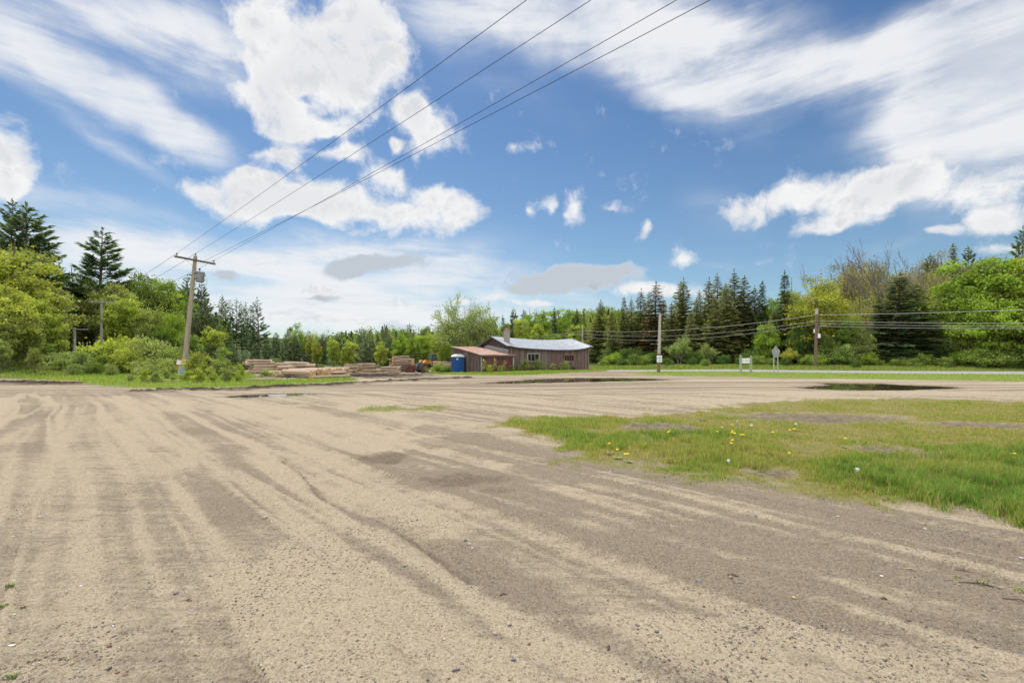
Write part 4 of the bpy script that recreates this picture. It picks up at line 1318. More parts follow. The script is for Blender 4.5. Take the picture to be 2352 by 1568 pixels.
# ------------------------------------------------------------------ logs
def log_mat(name, cols, end=False):
    m = bpy.data.materials.new(name); m.use_nodes = True
    T = NT(m.node_tree)
    p = T.n('ShaderNodeBsdfPrincipled'); o = T.n('ShaderNodeOutputMaterial'); T.put(o.inputs[0], p.outputs[0])
    oi = T.n('ShaderNodeObjectInfo')
    rp = T.n('ShaderNodeValToRGB'); T.put(rp.inputs[0], oi.outputs['Random'])
    for i, c in enumerate(cols):
        e = rp.color_ramp.elements[i] if i < 2 else rp.color_ramp.elements.new(1)
        e.position = i / max(1, len(cols) - 1); e.color = tuple(c) + (1,)
    co = T.n('ShaderNodeTexCoord').outputs['Object']
    nz = T.noise(T.mapping(co, sc=(1.2, 6, 6)), 1.6, 6, .7)
    c = T.mix(T.smooth(nz, .35, .65), T.mix(1.0, rp.outputs[0], (.6, .58, .56), 'MULTIPLY'), rp.outputs[0])
    if not end:   # patches where the bark has come away
        c = T.mix(T.smooth(T.noise(T.mapping(co, sc=(.8, 4, 4)), 1.1, 4), .58, .66), c, (.44, .33, .22))
    T.put(p.inputs['Base Color'], c); p.inputs['Roughness'].default_value = .9; p.inputs['Specular IOR Level'].default_value = .2
    return m


LBARK = log_mat('log_bark', [(.24, .18, .135), (.55, .45, .345), (.38, .27, .19), (.66, .57, .46), (.32, .255, .20), (.60, .46, .32)])
LEND = log_mat('log_end', [(.62, .36, .15), (.72, .48, .24), (.55, .27, .10), (.66, .50, .33)], True)
rl = random.Random(21)
LOGS = []
for v in range(8):
    mb = MB()
    n = 7
    pts = [(k / n, rl.uniform(-.012, .012) if 0 < k < n else 0, rl.uniform(-.012, .012) if 0 < k < n else 0) for k in range(n + 1)]
    rad = [1.08 - .2 * k / n + rl.uniform(-.04, .04) for k in range(n + 1)]
    me_pts = [Vector((p[0], 0, 0)) for p in pts]
    vs = []
    for k, p in enumerate(pts):
        for i in range(10):
            a = 6.2832 * i / 10
            rr = rad[k] * (1 + .06 * math.sin(i * 2.1 + v))
            vs.append((p[0], math.cos(a) * rr + p[1] * 6, math.sin(a) * rr + p[2] * 6))
    fs = [(k * 10 + i, k * 10 + (i + 1) % 10, (k + 1) * 10 + (i + 1) % 10, (k + 1) * 10 + i) for k in range(n) for i in range(10)]
    mb.add(vs, fs, 0)
    mb.f.append(tuple(range(10))[::-1]); mb.m.append(1)
    mb.f.append(tuple(n * 10 + i for i in range(10))); mb.m.append(1)
    LOGS.append(mb.mesh('log', [LBARK, LEND]))


def put_log(x, y, zz, ang, L, r, label, group, tilt=0.0):
    o = link('log', LOGS[rl.randrange(8)])
    if rl.random() < .5:
        o.location = (x, y, zz); o.rotation_euler = (rl.random() * 6, -tilt, ang)
    else:
        o.location = (x + math.cos(ang) * L * math.cos(tilt), y + math.sin(ang) * L * math.cos(tilt), zz + L * math.sin(tilt)); o.rotation_euler = (rl.random() * 6, tilt, ang + math.pi)
    o.scale = (L, r, r)
    return tag(o, label, 'log', group)


def pile(px, py, Y, ang, L, layers, r, label, group, zoff=0.0, lean=0.0):
    """logs lie along the direction ang (degrees from +X); layers counts from the ground up; (px, Y) is the middle of the visible end row"""
    cx = (px - CX) / F * Y
    a = R(ang); ax = Vector((math.cos(a), math.sin(a), 0)); cr_ = Vector((-ax.y, ax.x, 0))
    zb = gz(cx, Y) + zoff
    for k, cnt in enumerate(layers):
        for i in range(cnt):
            rr = r * rl.uniform(.66, 1.28)
            off = (i - (cnt - 1) / 2) * r * 2.15 + rl.uniform(-.03, .03)
            p = Vector((cx, Y, 0)) + cr_ * (off + lean * k) + ax * rl.uniform(-.45, .45)
            put_log(p.x, p.y, zb + r * .8 + k * r * 1.86 + rl.uniform(-.03, .03), a + rl.uniform(-.05, .05), L * rl.uniform(.9, 1.08), rr, label, group, rl.uniform(-.03, .03))


pile(570, 857, 50, 48, 2.6, [4, 4, 4, 3, 3, 3], .165, 'log in the small stack showing behind the green saplings', 'logs of the stack behind the saplings', -.1)
pile(634, 851, 51.5, 62, 3.0, [4, 4, 3, 2], .19, 'orange ended log in the stub stack beside the longest stack', 'logs of the orange ended stub stack')
pile(662, 851, 53, 24, 2.5, [4, 4, 4, 3, 2], .17, 'pale log in the long stack behind the scattered front logs', 'logs of the long pale stack')
pile(765, 850, 72, 30, 2.2, [5, 4, 3, 2], .15, 'thin log in the low end stack nearest the scattered logs', 'logs of the low end stack')
pile(792, 849, 76, 52, 2.2, [7, 7, 7, 6, 6, 5, 3], .115, 'thin pulpwood log in the middle stack of the back row', 'logs of the middle back stack')
pile(824, 849, 76, 45, 2.6, [6, 6, 6, 5, 5, 4, 3], .125, 'thin pulpwood log in the stack right of the middle one', 'logs of the second back stack')
pile(902, 850, 84, 44, 3.2, [8, 8, 7, 7, 6, 5, 5, 4, 3, 2], .15, 'log in the tallest stack behind the red loader bucket', 'logs of the tallest stack', .1)
pile(878, 850, 77, 24, 2.8, [4, 3, 3, 2], .15, 'pale barked log in the low row before the tallest stack', 'logs of the low pale row')
pile(858, 850, 78, 40, 1.8, [4, 3], .13, 'short offcut beside the low pale row of logs', 'offcuts by the low pale row')
# the jumble nearest the track
for i in range(60):
    px = rl.uniform(600, 742); Y = rl.uniform(35.6, 46)
    x = (px - CX) / F * Y
    put_log(x, Y, gz(x, Y) + rl.uniform(.06, .25), R(rl.gauss(30, 30)), rl.uniform(1.5, 2.8), rl.uniform(.08, .14), 'loose log lying in the jumble behind the grass bank', 'logs in the loose jumble', rl.uniform(-.03, .03))
for i in range(22):
    f = i / 21
    px = 714 + 86 * (i // 2) / 10; Y = 34.0 + 4.6 * (i // 2) / 10 + rl.uniform(-.12, .12)
    x = (px - CX) / F * Y
    put_log(x, Y, gz(x, Y) + rl.uniform(-.05, .06) + (.15 if i % 2 else .43), R(150 + rl.uniform(-9, 9)), rl.uniform(2.6, 3.4), rl.uniform(.13, .2), 'orange cut log with its end towards the track in the front row', 'logs of the front row with cut ends', rl.uniform(-.02, .02))
a = gr(712, 873); put_log(a[0], a[1] + .4, gz(a[0], a[1] + .4) + .13, R(46), 2.7, .115, 'long slim log lying alone in front of the cut log ends', None, .01)
a = gr(884 - 60, 868); put_log(-13.4, 40.5, gz(-13.4, 40.5) + .1, R(8), 2.2, .07, 'thin pale pole on the grass at the end of the front log row', None)
for px, py, an, L, lb in ((572, 877, 24, 1.5, 'thin broken branch on the grass below the small log stack'), (590, 876, 150, 1.1, 'short crooked branch on the grass below the saplings'), (322, 877.5, 4, 2.4, 'long bare branch lying on the grass beside the dark mound'), (96, 879, -20, 1.3, 'root end sticking out of the dark mud mound'), (140, 882, 12, .9, 'small dark branch at the tip of the mud mound')):
    x, y = gr(px, py); put_log(x, y, gz(x, y) + .07, R(an), L, .045, lb, None)['category'] = 'branch'

# ------------------------------------------------------------------ wheel loader
YEL = simple('loader_orange', (.62, .27, .025), .5, var=.14, scale=2, dirt=(.27, .17, .09), dirt_amt=.4)
ARM = simple('loader_arm_grey', (.16, .165, .175), .5, .3, var=.25, dirt=(.17, .13, .10), dirt_amt=.3)
REDB = simple('bucket_red', (.13, .035, .03), .7, var=.3, scale=3, dirt=(.12, .09, .075), dirt_amt=.35)
BIN = simple('bucket_inside', (.14, .12, .10), .75, .1, var=.3)
TYRE = simple('tyre_rubber', (.085, .078, .07), .9, var=.25, scale=8)
CABGLASS = bpy.data.materials.new('cab_glass'); CABGLASS.use_nodes = True
pc = CABGLASS.node_tree.nodes['Principled BSDF']; pc.inputs['Base Color'].default_value = (.09, .16, .16, 1); pc.inputs['Roughness'].default_value = .08; pc.inputs['Metallic'].default_value = .3
lo = empty('wheel_loader', (-16.2, 81.8, gz(-16.2, 81.5) - .02), R(216), 'orange wheel loader with dark red bucket lowered to the ground', 'wheel loader')


def wheel(parent, x, y, r, w, rim_m, side):
    mb = MB()
    Mx = Matrix.Translation((x, y, r)) @ Matrix.Rotation(R(-90 * side), 4, 'X')
    mb.lathe([(r * .5, -w / 2 + .04), (r * .62, -w / 2), (r * .9, -w / 2 + .02), (r, -w / 2 + .12), (r, w / 2 - .12), (r * .9, w / 2 - .02), (r * .62, w / 2), (r * .5, w / 2 - .04)], Mx, 32, cap=False)
    for i in range(20):
        for s in (-1, 1):
            a = 6.2832 * (i + .5 * (s > 0)) / 20
            c = Vector((math.cos(a) * r, math.sin(a) * r, s * w * .25)); t = Vector((-math.sin(a), math.cos(a), 0))
            mb.bar(Mx @ (c - Vector((0, 0, s * w * .2)) + t * .05), Mx @ (c + Vector((0, 0, s * w * .2)) - t * .05), .07, .06)
    wh = mb.build('wheel', TYRE, parent)
    mb = MB()
    mb.lathe([(.02, w * .18), (r * .16, w * .18), (r * .18, w * .10), (r * .36, w * .06), (r * .40, w * .30), (r * .52, w * .42), (r * .53, w * .2), (.02, w * .05)], Mx, 28)
    for i in range(8):
        a = 6.2832 * i / 8
        mb.lathe([(.025, w * .1), (.025, w * .14)], Mx @ Matrix.Translation((math.cos(a) * r * .27, math.sin(a) * r * .27, 0)), 6)
    mb.build('rim', rim_m, wh)
    return wh


for x in (0, -3.15):
    for s in (1, -1):
        wheel(lo, x, s * 1.05, .78, .6, YEL, s)
mb = MB()
mb.prism([(.75, .5), (.85, 1.0), (.25, 1.95), (-.35, 2.0), (-.9, 1.4), (-1.2, 1.3), (-1.2, .55)], -.42, .42)
mb.bar((0, -.9, .78), (0, .9, .78), .3)
mb.build('front_frame', ARM, lo)
mb = MB()
mb.prism([(-4.9, .75), (-4.9, 1.15), (-1.25, 1.2), (-1.25, .55), (-2.2, .5), (-2.5, .6), (-3.8, .6)], -.5, .5)
mb.bar((-3.15, -.9, .78), (-3.15, .9, .78), .3)
mb.build('rear_frame', DARK, lo)
mb = MB()
mb.prism([(-2.9, 1.15), (-2.9, 2.12), (-4.3, 1.98), (-4.95, 1.85), (-5.1, 1.6), (-5.1, 1.15)], -.72, .72)
hd = mb.build('engine_hood', YEL, lo, bevel=.03)
mb = MB(); mb.box(-5.12, -5.1, -.5, .5, 1.25, 1.75)
for k in range(5):
    mb.box(-4.6 + k * .28, -4.42 + k * .28, .722, .735, 1.35, 1.7); mb.box(-4.6 + k * .28, -4.42 + k * .28, -.735, -.722, 1.35, 1.7)
mb.build('hood_grille', DARK, hd)
mb = MB(); mb.tube([(-3.6, -.35, 2.0), (-3.6, -.35, 2.75), (-3.7, -.35, 2.85)], .06, 10); mb.build('exhaust', DARK, hd)
mb = MB(); mb.prism([(-5.1, .6), (-5.1, 1.15), (-5.35, 1.15), (-5.45, .95), (-5.4, .6)], -1.05, 1.05); mb.build('counterweight', YEL, lo, bevel=.03)
for s in (1, -1):
    y0, y1 = sorted((s * .5, s * 1.28))
    mb = MB()
    mb.prism([(.1, 1.64), (.2, 1.70), (-.1, 2.15), (-.3, 2.22), (-1.25, 2.2), (-1.35, 1.55), (-1.15, 1.35), (-.95, 1.55)], y0, y1)
    fd = mb.build('front_fender', YEL, lo, bevel=.02)
    mb = MB()
    mb.prism([(-1.75, 1.15), (-1.75, 2.0), (-2.1, 2.08), (-3.5, 1.95), (-3.95, 1.7), (-3.9, 1.6), (-3.4, 1.75), (-2.7, 1.75), (-2.3, 1.4), (-2.25, 1.1)], *sorted((s * .72, s * 1.25)))
    mb.build('rear_fender', YEL, lo, bevel=.02)
    mb = MB()
    for zz in (.5, .85, 1.2):
        mb.box(-1.85, -1.4, *sorted((s * .95, s * 1.2)), zz, zz + .05)
    mb.bar((-1.4, s * 1.18, .5), (-1.4, s * 1.18, 2.2), .04); mb.bar((-1.85, s * 1.18, .5), (-1.85, s * 1.18, 2.2), .04)
    mb.build('ladder', DARK, lo)
    mb = MB(); mb.bar((-1.3, s * 1.2, 2.1), (-1.3, s * 1.2, 2.75), .035); mb.bar((-1.3, s * 1.2, 2.75), (-.8, s * 1.2, 2.5), .035); mb.bar((-.8, s * 1.2, 2.5), (-.8, s * 1.2, 2.15), .035); mb.build('handrail', DARK, lo)
    # lift arm, dark steel
    mb = MB()
    for p, q in (((-.2, s * .42, 1.85), (.7, s * .42, 1.55)), ((.7, s * .42, 1.55), (1.35, s * .42, .95)), ((1.35, s * .42, .95), (1.85, s * .42, .42))):
        mb.bar(p, q, .16, .34)
    ar = mb.build('lift_arm', ARM, lo)
    mb = MB(); mb.tube([(-.4, s * .25, .95), (.45, s * .25, 1.2)], .085, 10); mb.tube([(.45, s * .25, 1.2), (1.0, s * .3, 1.3)], .045, 10); mb.build('hydraulic_cylinder', STEEL, ar)
mb = MB(); mb.bar((-.1, 0, 2.0), (.75, 0, 1.75), .14, .2); mb.bar((.75, 0, 1.75), (1.15, 0, 1.0), .14, .25); mb.tube([(1.1, 0, 1.6), (1.9, 0, 1.0)], .05, 10); mb.bar((1.0, -.5, 1.12), (1.0, .5, 1.12), .14); mb.build('tilt_linkage', ARM, lo)
# cab
cb = MB()
cb.prism([(-1.62, 1.25), (-1.62, 2.2), (-2.95, 2.2), (-3.0, 1.25)], -.72, .72)
cab = cb.build('cab', DARK, lo, bevel=.02)
mb = MB()
for s in (1, -1):
    mb.bar((-1.62, s * .69, 2.2), (-1.78, s * .64, 3.24), .07); mb.bar((-2.35, s * .71, 2.2), (-2.4, s * .66, 3.24), .07)
mb.build('cab_pillar', DARK, cab)
mb = MB()
for s in (1, -1):
    mb.bar((-2.95, s * .69, 2.15), (-2.95, s * .64, 3.28), .11)
    mb.bar((-2.4, s * .67, 3.26), (-2.95, s * .66, 3.26), .09)
mb.bar((-2.95, -.66, 3.26), (-2.95, .66, 3.26), .1)
mb.build('roll_bar', YEL, cab)
mb = MB(); mb.prism([(-1.6, 3.24), (-1.65, 3.34), (-2.9, 3.38), (-3.0, 3.24)], -.74, .74); mb.build('cab_roof', simple('dull_roof_grey', (.10, .12, .13), .5), cab, bevel=.03)
mb = MB()
mb.add([(-1.60, -.66, 2.22), (-1.60, .66, 2.22), (-1.76, .61, 3.23), (-1.76, -.61, 3.23)], [(0, 1, 2, 3)])
for s in (1, -1):
    q = [(-1.66, s * .70, 2.22), (-2.33, s * .715, 2.22), (-2.38, s * .665, 3.23), (-1.8, s * .645, 3.23)]
    mb.add(q, [(0, 1, 2, 3)]); q = [(-2.38, s * .715, 2.22), (-2.9, s * .70, 2.22), (-2.92, s * .65, 3.2), (-2.43, s * .665, 3.2)]; mb.add(q, [(0, 1, 2, 3)])
mb.add([(-2.96, -.66, 2.25), (-2.96, .66, 2.25), (-2.96, .61, 3.2), (-2.96, -.61, 3.2)], [(0, 1, 2, 3)])
mb.build('window', CABGLASS, cab)
mb = MB()
for s in (.55, -.55):
    mb.bar((-1.6, s, 3.34), (-1.6, s, 3.72), .035); mb.bar((-2.6, s, 3.34), (-2.6, s, 3.72), .035); mb.bar((-1.6, s, 3.72), (-2.6, s, 3.72), .035)
mb.bar((-1.6, -.95, 3.72), (-1.6, .75, 3.72), .04)
mb.build('light_bar', YEL, cab)
# bucket
mb = MB()
outer = [(3.78, .0), (2.1, .02), (1.83, .18), (1.72, .55), (1.78, .95), (1.95, 1.27)]
inner = [(2.05, 1.27), (1.9, .93), (1.84, .57), (1.93, .27), (2.14, .12), (3.78, .05)]
mb.prism(outer + inner, -1.3, 1.3)
bk = mb.build('bucket', [BIN], lo)
mb = MB()
for s in (1, -1):
    y0, y1 = sorted((s * 1.3, s * 1.34))
    mb = MB(); mb.prism([(3.78, .0), (2.1, .02), (1.83, .18), (1.72, .55), (1.78, .95), (1.95, 1.30), (3.2, 1.28), (3.32, 1.1)], y0, y1)
    mb.build('side_plate', REDB if s > 0 else BIN, bk)
mb = MB(); mb.bar((1.98, -1.3, 1.29), (1.98, 1.3, 1.29), .12, .06); mb.build('top_lip', REDB, bk)
mb = MB(); mb.prism([(3.7, -.02), (3.95, .0), (3.95, .03), (3.7, .07)], -1.36, 1.36); mb.build('cutting_edge', STEEL, bk)

# ------------------------------------------------------------------ skidder behind the loader
TAN = simple('machine_tan', (.47, .33, .15), .6, var=.2, scale=2, dirt=(.25, .19, .12), dirt_amt=.4)
sk = empty('log_skidder', (-19.6, 91, gz(-19.6, 91)), R(182), 'tan log skidder with black roll cage parked behind the loader', 'skidder')
mb = MB(); mb.prism([(2.1, .9), (2.1, 2.15), (1.9, 2.3), (-.2, 2.45), (-.2, .9)], -.7, .7); mb.build('engine_hood', TAN, sk, bevel=.04)
mb = MB(); mb.box(2.1, 2.14, -.55, .55, 1.1, 2.05); mb.build('radiator_grille', DARK, sk)
mb = MB(); mb.prism([(2.0, .6), (2.0, 1.0), (-3.4, 1.0), (-3.4, .6)], -.5, .5); mb.build('frame', DARK, sk)
mb = MB()
for x in (-.3, -1.9):
    for y in (-.7, .7):
        mb.bar((x, y, 1.0), (x, y, 3.35), .12)
mb.bar((-.3, -.7, 3.35), (-1.9, -.7, 3.35), .12); mb.bar((-.3, .7, 3.35), (-1.9, .7, 3.35), .12)
mb.bar((-.3, .7, 2.2), (-1.9, .7, 2.2), .1); mb.bar((-.3, -.7, 2.2), (-1.9, -.7, 2.2), .1)
cg = mb.build('roll_cage', DARK, sk)
mb = MB(); mb.box(.0, -2.1, -.8, .8, 3.38, 3.46); mb.build('cage_roof', DARK, cg)
mb = MB(); mb.box(-1.5, -.9, -.3, .3, 1.2, 1.75); mb.box(-1.6, -1.45, -.3, .3, 1.75, 2.4); mb.build('seat', DARK, sk)
mb = MB(); mb.bar((.3, .3, 2.45), (.9, .3, 3.2), .16); mb.bar((.9, .3, 3.2), (2.2, .3, 2.5), .18); mb.bar((.9, -.3, 3.2), (2.0, -.3, 2.5), .12); mb.bar((.3, -.3, 2.45), (.9, -.3, 3.2), .16); mb.build('boom', DARK, sk)
mb = MB(); mb.prism([(2.3, .5), (2.9, .45), (2.75, 1.0), (2.9, 1.5), (2.6, 1.5), (2.5, 1.0)], -1.1, 1.1); mb.build('blade', TAN, sk)
for x in (1.0, -2.6):
    for s in (1, -1):
        wheel(sk, x, s * 1.0, .8, .6, TAN, s)
mb = MB(); mb.lathe([(.02, -.02), (.36, 0), (.36, .03), (.02, .05)], Matrix.Translation((.75, .71, 1.75)) @ Matrix.Rotation(R(-90), 4, 'X'), 18); mb.build('cooling_vent', simple('vent_brown', (.10, .05, .035), .7), sk)

# ------------------------------------------------------------------ log trailer half hidden behind the toilet
tl = empty('log_trailer', (-10.6, 74, gz(-10.6, 74)), R(8), 'dark log trailer with upright stakes half hidden behind the toilet', 'trailer')
mb = MB(); mb.box(-2.6, 2.6, -.45, -.3, .7, .95); mb.box(-2.6, 2.6, .3, .45, .7, .95)
for x in (-2.3, -.8, .8, 2.3):
    mb.box(x - .08, x + .08, -1.1, 1.1, .95, 1.07)
mb.build('frame', DARK, tl)
for x in (-2.3, -.8, .8, 2.3):
    for y in (-1.05, 1.05):
        mb = MB(); mb.bar((x, y, 1.0), (x, y, 2.35), .09); mb.build('stake', DARK, tl)
mb = MB(); mb.box(1.9, 2.6, -1.0, -.45, 1.75, 2.3); mb.build('toolbox', simple('rust_red_box', (.30, .06, .04), .7, var=.3), tl)
mb = MB(); mb.box(-.2, 2.7, -1.0, 1.0, 2.42, 2.5); mb.build('headboard_rail', DARK, tl)
for x in (-1.3, -.2):
    for s in (1, -1):
        wheel(tl, x, s * .95, .45, .3, TAN, s)
bpy.context.view_layer.update()
for k in range(14):
    p = tl.matrix_basis @ Vector((-2.3 + rl.uniform(-.2, .2), -.85 + (k % 5) * .4 + .1 * (k // 5), 1.22 + (k // 5) * .3))
    put_log(p.x, p.y, p.z, R(8 + rl.uniform(-2, 2)), 4.2 * rl.uniform(.9, 1.05), rl.uniform(.14, .19), 'orange brown log loaded on the dark trailer behind the toilet', 'logs on the trailer')
mp = at(992, 862, 72)
mp.z = gz(mp.x, 72)
po = empty('marker_post', (mp.x, 72, mp.z), 0, 'short dark post with a pale band standing before the loader', 'post')
mb = MB(); mb.tube([(0, 0, -.1), (.02, 0, .5), (0, 0, 1.35)], [.15, .13, .12], 9); mb.build('shaft', simple('charred_post', (.035, .028, .025), .8, var=.3), po)
mb = MB(); mb.tube([(.005, 0, .72), (.005, 0, .82)], .14, 9); mb.build('band', STEEL, po)
sh = empty('sawhorse', (mp.x - .95, 71.8, gz(mp.x - .95, 71.8)), R(15), 'dark low sawhorse beside the short post at the loader', 'sawhorse')
mb = MB(); mb.bar((-.55, 0, .62), (.5, 0, .66), .09); mb.build('beam', DARK, sh)
for x, y in ((-.45, .25), (-.45, -.25), (.42, .25), (.42, -.25)):
    mb = MB(); mb.bar((x * .9, 0, .62), (x * 1.1, y, -.03), .06); mb.build('leg', DARK, sh)
# ------------------------------------------------------------------ trees: a few grown prototypes, then copies
def diamonds(C, A, B):
    """leaf quads: centre, long half axis, short half axis"""
    V = np.stack([C - A, C + B, C + A, C - B], 1)
    n = len(C)
    return V.reshape(-1, 3), (np.arange(4)[None] + 4 * np.arange(n)[:, None])


def unit(rng, n):
    v = rng.normal(size=(n, 3)); return v / np.linalg.norm(v, axis=1, keepdims=True)


def leaf_mesh(name, C, size, rng, mat, aspect=.62, up=.35):
    a = unit(rng, len(C)); nrm = unit(rng, len(C)); nrm[:, 2] += up
    b = np.cross(a, nrm); b /= np.linalg.norm(b, axis=1, keepdims=True) + 1e-9
    V, Q = diamonds(C, a * size[:, None], b * size[:, None] * aspect)
    return V, Q


def broadleaf(seed, H=12, Rr=4.2, trunk=2.0, ncl=75, per=75, leaf=.17, clr=(.55, 1.05), irregular=.28, stems=1, limbs=16, top=.62, flat=.75, spread=1.0):
    rng = np.random.default_rng(seed)
    lob = [(unit(rng, 1)[0], rng.uniform(.4, 1)) for _ in range(7)]
    d = unit(rng, ncl)
    rad = rng.random(ncl) ** .42
    fac = 1 + sum(irregular * w * np.clip(d @ ax, 0, 1) ** 3 - irregular * .3 * w for ax, w in lob)
    cz = trunk + (H - trunk) * (1 - top) ; hz_up = H - cz; hz_dn = cz - trunk * .6
    P_ = d * (rad * fac)[:, None]
    pos = np.stack([P_[:, 0] * Rr * spread, P_[:, 1] * Rr * spread, cz + np.where(P_[:, 2] > 0, P_[:, 2] * hz_up * .92, P_[:, 2] * hz_dn)], -1)
    pos[:, 0:2] *= (1 - .35 * np.clip((pos[:, 2:3] - cz) / hz_up, 0, 1) ** 2)
    cr = rng.uniform(*clr, ncl)
    cnt = np.maximum(8, (per * (cr / np.mean(clr)) ** 2 * rng.uniform(.6, 1.4, ncl)).astype(int))
    ci = np.repeat(np.arange(ncl), cnt)
    C = pos[ci] + unit(rng, len(ci)) * (cr[ci] * rng.random(len(ci)) ** .5)[:, None] * np.array([1, 1, flat])
    # twig-end strays break the outline
    ns = len(ci) // 9
    k = rng.integers(0, ncl, ns)
    C = np.concatenate([C, pos[k] + unit(rng, ns) * (cr[k] * rng.uniform(1.0, 1.55, ns))[:, None]])
    C[:, 2] = np.maximum(C[:, 2], .15)
    size = leaf * rng.uniform(.6, 1.35, len(C))
    V, Q = leaf_mesh('crown', C, size, rng, LEAF)
    clump = rng.normal(.5, .2, ncl); cl = np.concatenate([clump[ci], clump[k]])
    rnd = np.clip(cl + rng.normal(0, .16, len(C)), 0, 1)
    crown = mesh_np('crown', V, Q, dict(rnd=np.repeat(rnd, 4)), LEAF)
    mb = MB(); rr = random.Random(seed)
    order = rng.permutation(ncl)[:limbs]
    for s in range(stems):
        a = 6.28 * s / stems + rr.random(); sx, sy = (.25 * math.cos(a), .25 * math.sin(a)) if stems > 1 else (0, 0)
        tipx, tipy = (math.cos(a) * Rr * .5, math.sin(a) * Rr * .5) if stems > 1 else (rr.uniform(-.5, .5), rr.uniform(-.5, .5))
        rb_ = .017 * H / (stems ** .5)
        path = [Vector((sx + (tipx - sx) * t ** 1.4 + rr.uniform(-.12, .12) * (t > 0), sy + (tipy - sy) * t ** 1.4 + rr.uniform(-.12, .12) * (t > 0), -.4 + t * H * .85)) for t in (0, .2, .4, .6, .8, 1)]
        mb.tube(path, [rb_ * 1.25, rb_, rb_ * .8, rb_ * .58, rb_ * .34, rb_ * .12], 7)
        for q in order[s::stems]:
            e = Vector(pos[q]); t0 = min(.95, max(.16, (e.z - Rr * .55) / (H * .85)))
            i = min(4, int(t0 * 5)); f = t0 * 5 - i; b_ = path[i].lerp(path[i + 1], f)
            mid = b_.lerp(e, .5) + Vector((rr.uniform(-.25, .25), rr.uniform(-.25, .25), .15))
            mb.tube([b_, mid, e], [rb_ * .42, rb_ * .26, rb_ * .08], 4, cap=False)
    return crown, mb.mesh('trunk', BARK)


def conifer(seed, H=16, Rr=2.7, whorl=.42, nb=8, droop=.35, bare=.06, curve=.85, needle=.36, open_=0.0, ragged=.3, tip=.0, dens=1.0, tuft=0):
    """spruce-like when droop is high and whorls close; pine-like when open_ is high"""
    rng = np.random.default_rng(seed)
    Cs, As, Bs, rn = [], [], [], []
    mb = MB()
    mb.tube([(0, 0, -.4), (rng.normal(0, .08), rng.normal(0, .08), H * .5), (0, 0, H)], [.014 * H, .010 * H, .02], 7)
    zt_ = bare * H
    while zt_ < H * .985:
        f = (zt_ - bare * H) / (H * (1 - bare))
        L0 = Rr * ((1 - f) ** curve) * (1 - .55 * max(0, .18 - f) / .18) + .12
        n = max(4, int(nb * (1 - .45 * f) + rng.normal(0, .8)))
        a0 = rng.random() * 6.28
        for i in range(n):
            if rng.random() < open_ * .45:
                continue
            a = a0 + 6.283 * i / n + rng.normal(0, .22)
            L = L0 * rng.uniform(1 - ragged, 1 + ragged * .6)
            el = rng.normal(.10 + .5 * f - (.18 if open_ == 0 else -.05), .10)
            ca, sa = math.cos(a), math.sin(a)
            m = max(3, int(L / (.21 if open_ == 0 else .19) * dens))
            t = np.sort(rng.random(m) * .98 + .02)
            if open_ > 0:
                t = .30 + .7 * t ** .75
            x = L * t
            zz = zt_ + np.tan(el) * x - droop * (x ** 2) / (L + .6) * .55 + .10 * L * t ** 3
            ctr = np.stack([x * ca, x * sa, zz], -1)
            w = (.16 + .26 * L * (.35 + .65 * np.sin(np.pi * np.clip(t, .12, .97)))) * (.8 if open_ == 0 else .62)
            for s in (-1, 0, 1):
                ang = a + s * rng.uniform(.55, 1.05, m)
                dz = rng.normal(-.18 * droop if open_ == 0 else .16, .16, m)
                dirv = np.stack([np.cos(ang), np.sin(ang), dz], -1); dirv /= np.linalg.norm(dirv, axis=1, keepdims=True)
                ln = (w if s else np.full(m, needle)) * rng.uniform(.6, 1.25, m)
                ln = np.clip(ln, .10, .55)
                c = ctr + dirv * (ln * .9)[:, None] + rng.normal(0, .04, (m, 3))
                side = np.cross(dirv, np.array([0, 0, 1.0])) + rng.normal(0, .5, (m, 3)); side /= np.linalg.norm(side, axis=1, keepdims=True)
                Cs.append(c); As.append(dirv * ln[:, None]); Bs.append(side * (needle * .27 * rng.uniform(.7, 1.2, m))[:, None])
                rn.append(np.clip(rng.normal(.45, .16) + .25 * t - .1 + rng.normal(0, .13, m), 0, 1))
            mb.tube([(0, 0, zt_), (ca * L * .5, sa * L * .5, zt_ + math.tan(el) * L * .5 - droop * .14 * L), tuple(ctr[-1])], [.006 * H * (.35 + .3 * (1 - f)), .004 * H * .5, .006], 3, cap=False)
        zt_ += whorl * rng.uniform(.75, 1.25) * (1 + open_ * .5)
    m = 10
    C = np.stack([rng.normal(0, .05, m), rng.normal(0, .05, m), H - .1 + rng.random(m) * .45], -1)
    Cs.append(C); As.append(np.tile([0, 0, .22], (m, 1)) + rng.normal(0, .08, (m, 3))); Bs.append(rng.normal(0, .05, (m, 3))); rn.append(np.full(m, .5))
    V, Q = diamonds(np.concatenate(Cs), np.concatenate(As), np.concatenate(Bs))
    return mesh_np('crown', V, Q, dict(rnd=np.repeat(np.concatenate(rn), 4)), NEEDLE), mb.mesh('trunk', BARK)


